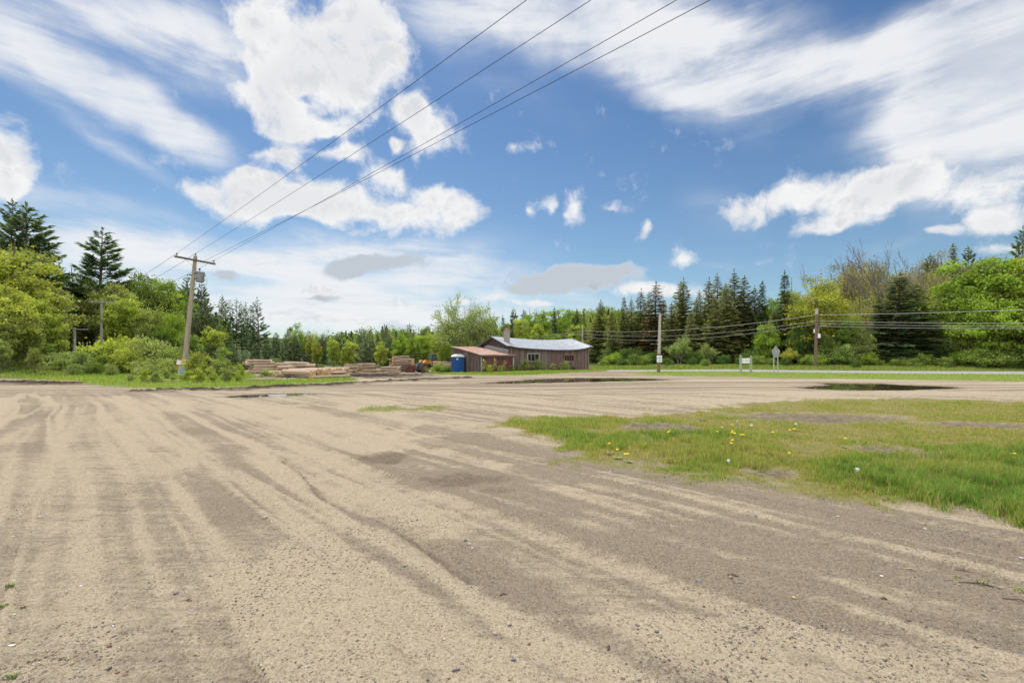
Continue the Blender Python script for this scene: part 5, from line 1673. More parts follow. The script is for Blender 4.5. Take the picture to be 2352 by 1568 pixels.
def twigs(seed, H=11, Rr=3.2, stems=5, leafy=0.0, leaf=.10, bark=None, depth=4, rmin=.013, r0=.014, fork=(.28, .62)):
    """branching tree of bare or thinly leafed twigs"""
    rr = random.Random(seed); mb = MB(); tips = []

    def grow(p, d, L, rad, k):
        seg = [p]; q = p.copy(); dd = d.copy()
        for i in range(3):
            dd = (dd + Vector((rr.gauss(0, .11), rr.gauss(0, .11), rr.gauss(.05, .07)))).normalized()
            q = q + dd * (L / 3); seg.append(q.copy())
        mb.tube(seg, [max(x, rmin) for x in (rad, rad * .86, rad * .72, rad * .55)], 6 if k < 2 else (4 if k < 3 else 3), cap=False)
        if k >= depth - 1:
            tips.extend(seg[1:])
        if k < depth:
            for c in range(rr.choice((2, 3, 3)) + (1 if k == 0 else 0)):
                a = rr.random() * 6.283; sp_ = rr.uniform(*fork)
                side = Vector((math.cos(a), math.sin(a), 0)); side = (side - dd * side.dot(dd)).normalized()
                nd = (dd * math.cos(sp_) + side * math.sin(sp_)).normalized()
                st = seg[rr.choice((1, 2, 3, 3)) if k else rr.choice((2, 3))]
                grow(st, nd, L * rr.uniform(.55, .8), rad * .52, k + 1)
    for s in range(stems):
        a = 6.283 * s / stems + rr.uniform(-.4, .4)
        t = rr.uniform(.05, .30) * (Rr / 3) if stems > 1 else .03
        grow(Vector((math.cos(a) * .2 * (stems > 1), math.sin(a) * .2 * (stems > 1), -.3)), Vector((math.cos(a) * t, math.sin(a) * t, 1)).normalized(), H * .40 * rr.uniform(.85, 1.1), r0 * H / stems ** .4, 0)
    tr = mb.mesh('trunk', bark or BARK)
    zmax = max(p.z for p in tips)
    crown = None
    if leafy:
        rng = np.random.default_rng(seed)
        tp = np.array([tuple(p) for p in tips])
        k = rng.integers(0, len(tp), int(len(tp) * leafy))
        C = tp[k] + rng.normal(0, .22, (len(k), 3))
        V, Q = leaf_mesh('crown', C, leaf * rng.uniform(.6, 1.3, len(C)), rng, LEAF)
        crown = mesh_np('crown', V, Q, dict(rnd=np.repeat(np.clip(rng.normal(.5, .25, len(C)), 0, 1), 4)), LEAF)
    return crown, tr, zmax


GREYBARK = simple('grey_bark', (.15, .135, .125), .9, var=.3, scale=5)
PROTO = {}


def proto(kind, pair, H, base=0.0):
    src = pair[0] if pair[0] is not None else pair[1]
    zz = np.empty(len(src.vertices) * 3, np.float32); src.vertices.foreach_get('co', zz)
    H = float(np.percentile(zz[2::3], 99.6))
    PROTO.setdefault(kind, []).append((pair[0], pair[1], H))


for sd_ in (1, 2, 3, 4):
    proto('spruce', conifer(sd_, 16, 3.3, .40, 9, .45, .02, .86, ragged=.5, needle=.36, dens=1.35), 16.3)
for sd_ in (5, 6):
    proto('fir', conifer(sd_, 14, 2.3, .34, 10, .28, .02, .86, ragged=.3, needle=.34, dens=1.15), 14.3)
for sd_ in (7, 8, 9):
    proto('pine', conifer(sd_, 18, 3.2, .62, 8, .06, .20, .70, open_=.40, ragged=.5, needle=.34, dens=1.7), 18.3)
for sd_ in (10, 11):
    proto('bigpine', conifer(sd_, 18, 4.2, .56, 10, .02, .10, .72, open_=.22, ragged=.42, needle=.34, dens=2.2), 18.3)
for sd_ in (12, 13):
    proto('youngpine', conifer(sd_, 9, 2.6, .34, 10, .05, .01, .62, open_=.08, ragged=.4, needle=.22, dens=1.8), 9.3)
for sd_ in (20, 21, 22, 23):
    proto('maple', broadleaf(sd_, 12, 4.6, .5, 150, 105, .118, (.5, 1.05), irregular=.36, top=.58, flat=.6), 12.4)
for sd_ in (24, 25, 26):
    proto('airy', broadleaf(sd_, 12, 4.3, 1.2, 110, 62, .115, (.5, 1.15), .38, limbs=34, flat=.6), 12.4)
for sd_ in (27, 28):
    proto('poplar', broadleaf(sd_, 12, 2.4, 1.2, 70, 62, .16, (.5, .95), .22, top=.55), 12.4)
for sd_ in (30, 31, 32, 33):
    proto('shrub', broadleaf(sd_, 3, 2.2, .2, 64, 60, .075, (.28, .6), .38, stems=5, limbs=15, top=.72), 3.15)
for sd_ in (34, 35):
    proto('sapling', broadleaf(sd_, 3.2, 1.2, .2, 56, 44, .07, (.2, .45), .4, stems=4, limbs=16, top=.6), 3.4)
for sd_ in (36, 37):
    proto('weed', broadleaf(sd_, 1.2, .85, .1, 30, 34, .055, (.14, .3), .4, stems=5, limbs=12, top=.75), 1.27)
c_, t_r, zm = twigs(40, 11, 3.4, 7, 4.6, .105, BARK, 4); proto('clump', (c_, t_r), zm)
for sd_ in (41, 42):
    c_, t_r, zm = twigs(sd_, 14, 3.4, 2, 0, bark=GREYBARK, depth=5, r0=.0105, rmin=.015, fork=(.16, .40)); proto('bare', (None, t_r), zm)
for sd_ in (43, 44):
    proto('budding', broadleaf(sd_, 11, 4.0, 1.0, 95, 70, .088, (.5, 1.1), .4, limbs=44, flat=.75), 11)
for sd_ in (45,):
    c_, t_r, zm = twigs(sd_, 6, 4, 5, 7, .10, PALEBARK, 4); proto('apple', (c_, t_r), zm)

GREEN = dict(bright=(.235, .335, .050), lime=(.335, .395, .075), olive=(.275, .315, .095), mid=(.180, .255, .060), deep=(.090, .155, .036), pale=(.265, .325, .115), yellow=(.330, .340, .058),
             bud=(.285, .270, .115), rust=(.255, .220, .120), spruce=(.190, .212, .085), spruce2=(.225, .245, .098), darkspruce=(.085, .125, .060), brownspruce=(.205, .165, .085),
             pine=(.135, .200, .110), bluepine=(.185, .240, .145), farpine=(.170, .220, .125))
NAMES = dict(spruce='spruce_tree', fir='fir_tree', pine='pine_tree', bigpine='pine_tree', youngpine='young_pine', maple='broadleaf_tree', airy='broadleaf_tree', poplar='poplar_tree', shrub='shrub',
             sapling='sapling', weed='weed', clump='willow_clump', bare='bare_tree', budding='budding_tree', apple='apple_tree')
CATS = dict(shrub='shrub', weed='weed', sapling='sapling')
rt = random.Random(77)
count = {}


def tree(kind, px, top, Y, col, label, width=1.0, group=None, base=None, var=None):
    lst = PROTO[kind]
    i = count.get(kind, 0) if var is None else var
    count[kind] = i + 1
    crown, trunk, H0 = lst[i % len(lst)]
    x = (px - CX) / F * Y
    zb = (gz(x, Y) if base is None else base) - .1
    h = CZ + (HY - top) / F * Y - zb
    s = h / H0
    e = empty(NAMES[kind], (x, Y, zb), rt.random() * 6.28, label, CATS.get(kind, 'tree'), group)
    c = GREEN[col]; j = rt.uniform(.88, 1.12)
    for nm, me in (('crown', crown), ('trunk', trunk)):
        if me is None:
            continue
        o = link(nm, me, e)
        o.color = (c[0] * j * rt.uniform(.95, 1.05), c[1] * j, c[2] * j, 1)
    wj = rt.uniform(.88, 1.14)
    e.rotation_euler = (rt.gauss(0, .022), rt.gauss(0, .022), e.rotation_euler.z)
    e.scale = (s * width * wj, s * width * wj, s)
    return e


ORD = ('first second third fourth fifth sixth seventh eighth ninth tenth eleventh twelfth thirteenth fourteenth fifteenth sixteenth seventeenth eighteenth nineteenth twentieth'.split() + ['twenty-' + w for w in 'first second third fourth fifth sixth seventh eighth ninth'.split()] + ['thirtieth'])


def row(kind, items, label, group):
    for k, it in enumerate(sorted(items)):
        px, top, Y, col = it[:4]
        tree(it[5] if len(it) > 5 else kind, px, top, Y, col, ORD[k] + ' ' + label + (' counting left to right' if len(label.split()) < 12 else ''), it[4] if len(it) > 4 else 1.0, group)


# left wood -------------------------------------------------------------------
tree('bigpine', 18, 470, 60, 'pine', 'tall dark pine cut by the photo edge above the left wood', .9)
tree('bigpine', 62, 476, 58, 'pine', 'tallest layered dark pine rising above the left wood', 1.05)
tree('bigpine', 100, 560, 62, 'pine', 'dark pine crowded against the tallest one in the left wood', .8)
tree('fir', 143, 617, 74, 'darkspruce', 'small dark fir in the gap between the two big pines', .9)
tree('bigpine', 230, 537, 66, 'pine', 'solitary broad dark pine standing above the round green trees', 1.05)
row('maple', [(-40, 560, 50, 'olive', 1.2), (22, 585, 47, 'lime', 1.1), (78, 640, 49, 'olive', 1.0), (15, 660, 40, 'lime', .95), (105, 690, 46, 'lime', .85), (60, 720, 41, 'olive', .9), (-20, 720, 38, 'olive', .9), (125, 740, 47, 'olive', .8), (40, 775, 42, 'olive', .8), (110, 790, 44, 'mid', .8), (0, 780, 36, 'pale', .8), (80, 800, 38, 'olive', .7)],
    'spring green tree counted from the photo edge, left of the grey poles', 'broadleaf trees of the left wood edge')
row('maple', [(180, 640, 64, 'mid', .85), (255, 655, 62, 'olive', .9), (318, 632, 68, 'mid', .75), (205, 690, 62, 'olive', .95), (300, 690, 60, 'lime', .9), (352, 652, 66, 'mid', .7), (388, 648, 68, 'bright', .7), (262, 740, 60, 'olive', .9), (340, 710, 60, 'olive', .95), (400, 720, 60, 'bright', .7), (190, 760, 64, 'deep', .9), (370, 765, 58, 'deep', .8), (300, 780, 54, 'mid', .8), (428, 700, 66, 'mid', .7)],
    'leafy tree of the dense wood around the two grey poles', 'broadleaf trees of the dense wood')
row('bigpine', [(440, 640, 70, 'bluepine', .8), (462, 655, 72, 'pine', .75), (478, 690, 66, 'bluepine', .8), (452, 720, 64, 'farpine', .8), (420, 668, 74, 'bluepine', .7)], 'grey green pine crowded behind the leaning utility pole', 'pines behind the leaning pole')
row('pine', [(502, 682, 84, 'pine', .85), (516, 688, 88, 'pine', .85), (530, 692, 86, 'pine', .85), (543, 690, 86, 'pine', .85), (557, 700, 88, 'pine', .85), (568, 698, 84, 'pine', .85), (578, 706, 90, 'pine', .85)], 'slim bare stemmed pine in the row against the sky', 'slim pines against the sky')
tree('pine', 594, 690, 80, 'pine', 'last tall pine standing free at the open end of the slim row', .95)
tree('poplar', 492, 752, 62, 'lime', 'bright lime green young tree at the foot of the slim pines', 1.1)
tree('maple', 440, 770, 55, 'mid', 'green tree low behind the foot of the leaning pole', .8)
row('youngpine', [(505, 800, 58, 'bluepine', 1.1), (535, 790, 66, 'bluepine', 1.0), (562, 805, 60, 'bluepine', 1.1), (590, 790, 76, 'farpine', 1.0), (480, 790, 60, 'farpine', 1.0)], 'bushy blue green young pine below the slim pines', 'young pines below the slim row')
# middle distance behind the log yard
row('youngpine', [(612, 775, 100, 'farpine', .9), (634, 765, 110, 'bluepine', .85), (655, 770, 104, 'farpine', .8), (676, 770, 98, 'farpine', .95), (706, 762, 108, 'bluepine', .95), (742, 768, 112, 'farpine', .9), (776, 765, 118, 'farpine', .9), (796, 785, 100, 'bluepine', .8), (828, 755, 112, 'bluepine', .9), (850, 762, 104, 'bluepine', 1.0), (896, 770, 106, 'farpine', .9), (885, 750, 120, 'farpine', .8), (940, 748, 124, 'farpine', .8), (968, 758, 130, 'farpine', .8)],
    'soft blue green pine behind the log stacks', 'pines behind the log stacks')
tree('airy', 688, 742, 106, 'bright', 'open bright tree standing above the pines behind the front logs', .72)
tree('airy', 664, 752, 108, 'mid', 'smaller open tree beside the bright one behind the front logs', .6)
tree('budding', 714, 760, 100, 'yellow', 'thin yellowish tree between the dark pines behind the front logs', .6)
tree('bare', 735, 752, 112, 'rust', 'bare grey tree top showing against the pale cloud behind the logs', .5)
row('poplar', [(765, 778, 96, 'lime', 1.0), (803, 782, 94, 'lime', 1.05), (728, 790, 96, 'yellow', .9), (876, 786, 96, 'lime', 1.0), (790, 800, 93, 'lime', .8)], 'bright lime young tree among dark pines behind the log stacks', 'lime young trees behind the logs')
row('maple', [(918, 770, 98, 'bright', .8), (945, 776, 96, 'bright', .85), (972, 772, 100, 'bright', .8), (1000, 765, 104, 'lime', .8), (1014, 785, 92, 'mid', .8), (930, 760, 110, 'mid', .8), (985, 752, 118, 'mid', .7)], 'bright green rounded tree behind the wheel loader', 'green trees behind the loader')
tree('clump', 1062, 684, 78, 'pale', 'tall thin leaved willow clump rising behind the rusty shed roof', 1.0)
tree('clump', 1098, 708, 80, 'pale', 'lower thin leaved willow clump nearer the barn gable', .85)
tree('airy', 1030, 745, 80, 'pale', 'pale leafy bush tree between the loader and the shed', .7)
tree('maple', 1024, 790, 76, 'bright', 'low bright green bush tree just behind the loader cab', .8)
# slope behind the barn
row('maple', [(1128, 735, 118, 'bright', .7), (1165, 745, 112, 'mid', .7), (1196, 735, 114, 'lime', .7), (1222, 722, 120, 'bright', .75), (1250, 716, 124, 'bright', .75), (1240, 745, 108, 'lime', .8), (1300, 712, 122, 'bright', .8), (1285, 735, 112, 'bright', .8), (1330, 718, 118, 'bright', .75), (1322, 748, 104, 'lime', .8), (1392, 705, 120, 'bright', .8), (1375, 722, 112, 'lime', .8), (1418, 712, 116, 'bright', .7), (1148, 770, 100, 'mid', .8), (1205, 765, 100, 'bright', .8), (1270, 768, 100, 'bright', .8)],
    'bright green maple on the slope behind the barn', 'maples on the slope behind the barn')
row('fir', [(1158, 730, 112, 'darkspruce', .75), (1177, 738, 110, 'darkspruce', .7), (1274, 712, 108, 'darkspruce', .8), (1328, 715, 106, 'darkspruce', .9), (1315, 730, 104, 'darkspruce', .8), (1338, 722, 108, 'spruce', .7), (1216, 762, 104, 'spruce', .8)], 'narrow dark fir among the bright maples behind the barn', 'firs among the maples behind the barn')
row('bigpine', [(1182, 712, 128, 'pine', .75), (1205, 714, 130, 'pine', .7)], 'of two layered pines on the skyline behind the chimney', 'skyline pines behind the chimney')
# the spruce row across the road
SPR = [(1372, 697, 96, 'spruce', .95), (1432, 686, 92, 'spruce', .72), (1452, 690, 94, 'spruce2', .62), (1470, 672, 91, 'spruce', .8), (1506, 657, 88, 'brownspruce', 1.0), (1490, 678, 92, 'spruce', .7), (1554, 654, 86, 'spruce2', .85), (1576, 648, 84, 'spruce', .9), (1600, 690, 80, 'spruce2', .9), (1626, 646, 81, 'spruce', .85), (1649, 638, 80, 'spruce2', .8), (1662, 660, 78, 'spruce2', .7), (1690, 630, 77, 'spruce', .85), (1712, 640, 75, 'spruce', .85), (1672, 660, 74, 'spruce2', .95), (1640, 690, 73, 'spruce2', .9), (1540, 700, 80, 'spruce', .9), (1730, 664, 74, 'spruce', .7), (1410, 716, 90, 'spruce2', .85), (1586, 720, 76, 'spruce2', .9)]
SPR += [(1445, 712, 99, 'spruce2', .8), (1484, 700, 98, 'spruce', .8), (1524, 690, 96, 'spruce', .8), (1565, 686, 94, 'spruce2', .8), (1612, 672, 92, 'spruce', .8), (1637, 676, 90, 'spruce2', .8), (1680, 664, 88, 'spruce', .8), (1704, 668, 86, 'spruce2', .8), (1722, 690, 84, 'spruce', .8)]
SPR = [q[:4] + (q[4] * 1.22,) for q in SPR]
SPR.sort()
row('spruce', SPR, 'spruce from the barn in the dark row across the road', 'dark spruce row across the road')
tree('fir', 1746, 652, 72, 'darkspruce', 'narrow almost black fir closing the spruce row', .75)
tree('fir', 1800, 634, 68, 'darkspruce', 'pointed dark fir standing free between the bright tree and the yellow maple', .95)
tree('maple', 1762, 690, 73, 'bright', 'bright green tree squeezed between the two dark firs', .62)
tree('maple', 1758, 745, 66, 'bright', 'vivid green lower tree beside the foot of the spruce row', .7)
# right wood
tree('airy', 1868, 640, 66, 'yellow', 'broad yellow flowering maple behind the brown utility pole', 1.08)
tree('airy', 1915, 655, 68, 'yellow', 'second yellow green maple crown joined to the broad one', .85)
tree('airy', 1820, 668, 70, 'olive', 'olive tree filling between the dark fir and the yellow maple', .7)
tree('bare', 1880, 610, 84, 'rust', 'thin crowned distant tree just above the yellow maple', .8)
row('budding', [(1950, 618, 84, 'bud', .95), (1985, 612, 88, 'bud', .9), (2030, 640, 80, 'bud', 1.0), (2075, 655, 76, 'olive', 1.0), (2120, 632, 86, 'rust', 1.0), (2160, 608, 90, 'bud', 1.0), (2110, 665, 76, 'bud', 1.0), (2180, 640, 78, 'rust', .95), (1975, 670, 74, 'olive', .95), (2005, 690, 70, 'bud', 1.0), (2150, 690, 70, 'rust', .95), (1935, 645, 92, 'olive', 1.1), (1960, 600, 98, 'bud', 1.2), (2010, 622, 100, 'olive', 1.2), (2060, 632, 98, 'bud', 1.2), (2110, 620, 100, 'bud', 1.2), (2150, 590, 102, 'bud', 1.2), (2200, 600, 96, 'rust', 1.2)], 'reddish budding tree from the yellow maple on the right hand slope', 'budding trees on the right slope')
tree('bare', 2052, 542, 72, 'rust', 'tall leafless grey tree standing clear above the right wood', .95)
tree('bare', 2092, 560, 73, 'rust', 'second leafless tree leaning beside the tallest bare one', .7)
tree('spruce', 2060, 640, 62, 'darkspruce', 'very dark broad spruce right of the brown utility pole', 2.0)
tree('spruce', 2110, 660, 64, 'darkspruce', 'dark spruce overlapping the broad one on its shaded side', 1.7)
tree('spruce', 2018, 690, 63, 'darkspruce', 'smaller dark spruce tucked beside the broad dark one', 1.1)
tree('bigpine', 2140, 588, 98, 'pine', 'distant flat topped pine on the skyline beside the bare trees', .7)
tree('fir', 2190, 566, 92, 'spruce', 'pointed fir on the skyline between two distant pines', .8)
tree('bigpine', 2228, 572, 96, 'pine', 'round headed distant pine above the bright corner maple', .75)
tree('bigpine', 2346, 532, 78, 'pine', 'tall dark pine cut by the photo edge above the bright maple', .6)
tree('maple', 2262, 600, 60, 'bright', 'large bright green maple at the road on the picture side', 1.0)
tree('maple', 2330, 585, 58, 'lime', 'bright lime maple crown cut by the photo edge', 1.0)
tree('maple', 2225, 665, 58, 'bright', 'lower bright maple limb leaning toward the dark spruce', .75)
tree('maple', 2300, 690, 55, 'bright', 'bright leafy maple low in the corner above the road hedge', 1.0)
tree('maple', 2370, 690, 54, 'mid', 'green tree half outside the photo at the hedge end', 1.0)
tree('maple', 1950, 735, 63, 'mid', 'rounded green tree between the brown pole and the dark spruce', .85)
tree('maple', 1985, 755, 61, 'pale', 'pale green rounded shrub tree below the budding slope', .75)
tree('airy', 1835, 735, 64, 'deep', 'shadowy green tree just behind the brown utility pole', .8)
tree('maple', 1900, 770, 62, 'mid', 'low green tree right behind the brown pole foot', .8)
tree('spruce', 1840, 690, 70, 'spruce', 'dim spruce seen behind the road sign', 1.0)
tree('spruce', 1780, 720, 68, 'spruce2', 'spruce rising straight behind the white STORAGE sign', 1.0)
tree('apple', 1560, 775, 70, 'pale', 'spreading pale leaved apple tree under the spruces by the notice pole', 1.0)
tree('apple', 1630, 790, 68, 'pale', 'smaller spreading apple tree beside the pale one under the spruces', .9)
tree('apple', 1810, 800, 61, 'yellow', 'ragged yellow green thicket tree behind the pointed road sign', 1.0)
# hedge along the far side of the road
HED = [(1395, 800, 88, 'deep', 1.0), (1445, 800, 84, 'deep', 1.0), (1500, 808, 76, 'deep', 1.0), (1600, 806, 70, 'deep', 1.0), (1720, 800, 66, 'deep', 1.0), (1385, 826, 76, 'mid'), (1405, 810, 82, 'bright'), (1430, 822, 74, 'deep'), (1455, 812, 72, 'mid'), (1480, 815, 72, 'mid'), (1535, 822, 68, 'deep'), (1590, 822, 66, 'deep'), (1620, 824, 64, 'mid'), (1660, 815, 66, 'deep'), (1700, 822, 62, 'deep'), (1740, 815, 62, 'mid'), (1770, 822, 61, 'mid'), (1805, 820, 60, 'deep'), (1850, 815, 60, 'mid'), (1880, 815, 60, 'bright'), (1920, 800, 60, 'mid'), (1950, 790, 60, 'pale'), (1990, 810, 59, 'bright'), (2020, 826, 58, 'mid'), (2060, 824, 57, 'mid'),
       ]
row('shrub', HED, 'shrub from the barn end in the roadside hedge under the spruces', 'roadside hedge under the spruces')
HED2 = [(2095, 822, 57, 'mid'), (2130, 812, 57, 'mid'), (2165, 820, 56, 'mid'), (2200, 808, 56, 'bright'), (2235, 800, 55, 'mid'), (2270, 812, 55, 'mid'), (2300, 800, 54, 'mid'), (2330, 815, 54, 'deep'), (2360, 805, 54, 'mid'), (1965, 828, 56, 'deep'), (2110, 834, 55, 'mid'), (2180, 834, 54, 'deep'), (2250, 832, 54, 'mid'), (2320, 834, 53, 'mid')]
HED2 += [(2080, 800, 60, 'deep', 1.1), (2140, 795, 60, 'deep', 1.1), (2200, 790, 59, 'mid', 1.1), (2040, 805, 61, 'mid', 1.0), (2290, 780, 58, 'deep', 1.1)]
HED2.sort()
row('shrub', HED2, 'low shrub from the dark spruce in the hedge below the bright maple', 'roadside hedge below the maples')
# bushes along the left verge
BUSH = [(40, 852, 36, 'pale', .8), (100, 852, 37, 'olive', .8), (150, 808, 42, 'pale', 1.0), (190, 805, 41, 'pale', .95), (215, 830, 39, 'mid', .8), (275, 772, 44, 'lime', .9), (262, 800, 43, 'mid', .9), (300, 800, 42, 'lime', .9), (350, 776, 43, 'pale', 1.0), (372, 785, 44, 'pale', 1.0), (255, 835, 38, 'pale', .9), (320, 828, 38, 'pale', .9), (372, 822, 37, 'pale', .9)]
BUSH += [(20, 835, 43, 'mid', 1.0), (75, 840, 44, 'olive', .9), (170, 835, 38, 'pale', .9), (235, 812, 44, 'olive', .9), (410, 800, 42, 'mid', 1.0)]
row('shrub', BUSH, 'leafy bush from the photo edge along the left verge before the leaning pole', 'bushes on the left verge')
SAP = [(345, 838, 33.5, 'pale', 1.1), (378, 832, 32.5, 'lime', 1.1), (380, 846, 31.5, 'pale', 1.2), (440, 834, 33.0, 'lime', 1.0), (447, 808, 32.6, 'lime', 1.0), (470, 818, 33.2, 'lime', 1.1), (455, 838, 31.6, 'bright', 1.2), (510, 798, 35.5, 'bright', 1.25), (498, 826, 34.5, 'pale', 1.2), (525, 826, 34.0, 'pale', 1.2), (553, 836, 32.6, 'lime', .95), (540, 845, 33.5, 'olive', 1.2), (480, 848, 31.8, 'olive', 1.3)]
SAP += [(300, 851, 28.5, 'pale', 1.2), (332, 847, 28.0, 'lime', 1.1), (358, 852, 27.6, 'pale', 1.3), (397, 857, 29.2, 'pale', 1.1), (429, 851, 29.5, 'lime', 1.1), (458, 846, 28.0, 'lime', 1.2), (490, 842, 28.2, 'lime', 1.1), (520, 847, 28.4, 'pale', 1.2), (549, 850, 28.7, 'lime', 1.2)]
row('sapling', SAP, 'yellow green sapling from the leaning pole in the thicket at its foot', 'saplings in the thicket at the pole')
WEED = [(612, 848, 37.0, 'pale'), (622, 855, 36.2, 'pale'), (600, 860, 35.4, 'olive'), (690, 858, 35.2, 'mid'), (636, 862, 35.6, 'olive'), (672, 864, 34.6, 'olive'), (655, 866, 34.4, 'olive'), (576, 866, 33.5, 'pale')]
WEED.sort()
row('weed', WEED, 'leafy weed from the thicket growing before the loose logs', 'weeds before the loose logs')
# plants against the barn and shed
BW_ = [(1010, 838, 62, 'mid', 1.2), (1022, 845, 64, 'pale', .9), (1032, 846, 57, 'deep', 1.3), (1116, 832, 46.8, 'pale', .8), (1124, 841, 46.4, 'lime', 1.1), (1136, 826, 47.3, 'olive', .55), (1157, 833, 47.8, 'pale', .6), (1148, 843, 47.2, 'olive', .9)]
BW_ = [(q[0], q[1] - 4) + q[2:] + (('shrub',) if q[0] < 1040 else ('sapling',)) for q in BW_]
row('weed', BW_, 'tall weed from the loader along the shed foot', 'weeds along the shed')
BW2 = [(1190, 835, 49.9, 'pale', .9), (1206, 832, 50.2, 'olive', .9), (1222, 835, 50.4, 'pale', .8), (1234, 831, 50.9, 'pale', .9), (1250, 841, 50.8, 'olive', 1.0), (1268, 841, 51.2, 'olive', 1.0), (1285, 840, 51.6, 'olive', 1.0), (1300, 835, 52.0, 'pale', 1.0), (1316, 843, 52.6, 'deep', 1.0), (1176, 845, 49.0, 'mid', 1.2)]
BW2.sort()
BW2 = [(q[0], q[1] - 7) + q[2:4] + (q[4] * 1.2, 'sapling') for q in BW2]
row('weed', BW2, 'tangled weed from the shed along the barn front under the windows', 'weeds along the barn front')


# ------------------------------------------------------------------ far woods: one mass over the distant slopes
SKYLINE = [(-300, 600), (0, 620), (130, 650), (300, 665), (440, 690), (590, 765), (640, 778), (700, 775), (760, 768), (850, 752), (900, 745), (1010, 738), (1110, 735), (1200, 724), (1300, 712), (1450, 712), (1500, 730), (1740, 725), (1850, 690), (2000, 640), (2352, 600), (2900, 560)]


def forest(name, N, fx, fy, ftop, seed, label, cols):
    rng = np.random.default_rng(seed)
    Vs, Qs, rn = [], [], []
    b = 0
    for k in range(N):
        u, y = fx(rng), fy(rng)
        x = u * y
        zb = float(base_height(x, y)) - .3
        lim = CZ + (HY - lerp(SKYLINE, CX + F * u) - rng.uniform(-3, 26)) / F * y - zb
        h = min(ftop(rng, x, y), lim)
        if h < 3.5:
            continue
        con = rng.random() < .36
        m = int(np.clip(620 * (100 / y) ** 1.3, 130, 800))
        if con:
            t = rng.random(m) ** .8
            r = (h * .20 * (1 - t) + .1) * rng.random(m) ** .5; a = rng.random(m) * 6.28
            C = np.stack([x + np.cos(a) * r, y + np.sin(a) * r, zb + h * (.04 + .96 * t)], -1)
            tone = rng.uniform(.0, .26)
        else:
            d = unit(rng, m) * (rng.random(m) ** .4)[:, None]
            d *= (1 + .3 * np.sin(d @ rng.normal(size=3) * 5) + .25 * np.sin(d @ rng.normal(size=3) * 9))[:, None]
            C = np.stack([x + d[:, 0] * h * .36, y + d[:, 1] * h * .36, zb + h * (.52 + .48 * d[:, 2])], -1)
            tone = rng.uniform(.36, 1)
        s = (.0017 * y + .02) * rng.uniform(.6, 1.35, m) * (.8 if con else 1)
        V, Q = leaf_mesh('', C, s, rng, None, .75)
        Vs.append(V); Qs.append(Q + b); b += len(V)
        rn.append(np.repeat(np.clip(tone + rng.normal(0, .06, m), 0, 1), 4))
    me = mesh_np(name, np.concatenate(Vs), np.concatenate(Qs), dict(rnd=np.concatenate(rn)), FARWOOD)
    return tag(link(name, me), label, kind='stuff')


FARWOOD = bpy.data.materials.new('far_wood'); FARWOOD.use_nodes = True
T = NT(FARWOOD.node_tree)
rp = T.n('ShaderNodeValToRGB'); T.put(rp.inputs[0], T.attr('rnd'))
for i_, (pos, cc) in enumerate(((0, (.060, .095, .052)), (.28, (.09, .135, .065)), (.38, (.14, .215, .06)), (.6, (.19, .29, .062)), (.82, (.25, .32, .085)), (1, (.24, .21, .11)))):
    e = rp.color_ramp.elements[i_] if i_ < 2 else rp.color_ramp.elements.new(pos)
    e.position = pos; e.color = cc + (1,)
d_ = T.n('ShaderNodeBsdfDiffuse'); T.put(d_.inputs[0], rp.outputs[0])
t2 = T.n('ShaderNodeBsdfTranslucent'); T.put(t2.inputs[0], T.mix(1.0, rp.outputs[0], (1.2, 1.2, .7), 'MULTIPLY'))
x2 = T.n('ShaderNodeMixShader'); x2.inputs[0].default_value = .4; T.put(x2.inputs[1], d_.outputs[0]); T.put(x2.inputs[2], t2.outputs[0])
o2 = T.n('ShaderNodeOutputMaterial'); T.put(o2.inputs[0], x2.outputs[0])
forest('distant_woods', 900, lambda r: r.uniform(-.60, .35), lambda r: 135 + 190 * r.random() ** .8, lambda r, x, y: r.uniform(7.5, 12.5), 51, 'mixed woods covering the far slopes behind the log yard', None)
forest('slope_woods', 430, lambda r: r.uniform(.10, 1.9), lambda r: r.uniform(96, 150), lambda r, x, y: r.uniform(8, 13), 52, 'mixed woods on the slope behind the spruces', None)
forest('hillside_woods', 520, lambda r: r.uniform(-2.6, -.62), lambda r: r.uniform(62, 130), lambda r, x, y: r.uniform(8, 13), 53, 'mixed woods behind the trees at the far left', None)
# ------------------------------------------------------------------ dandelions, stones and sticks
DAND = simple('dandelion_yellow', (.82, .60, .012), .6, var=.1)
CLOCK = simple('seed_head', (.72, .72, .70), .8)
STEM = simple('dandelion_green', (.20, .245, .07), .6, var=.2)
rd = random.Random(9)


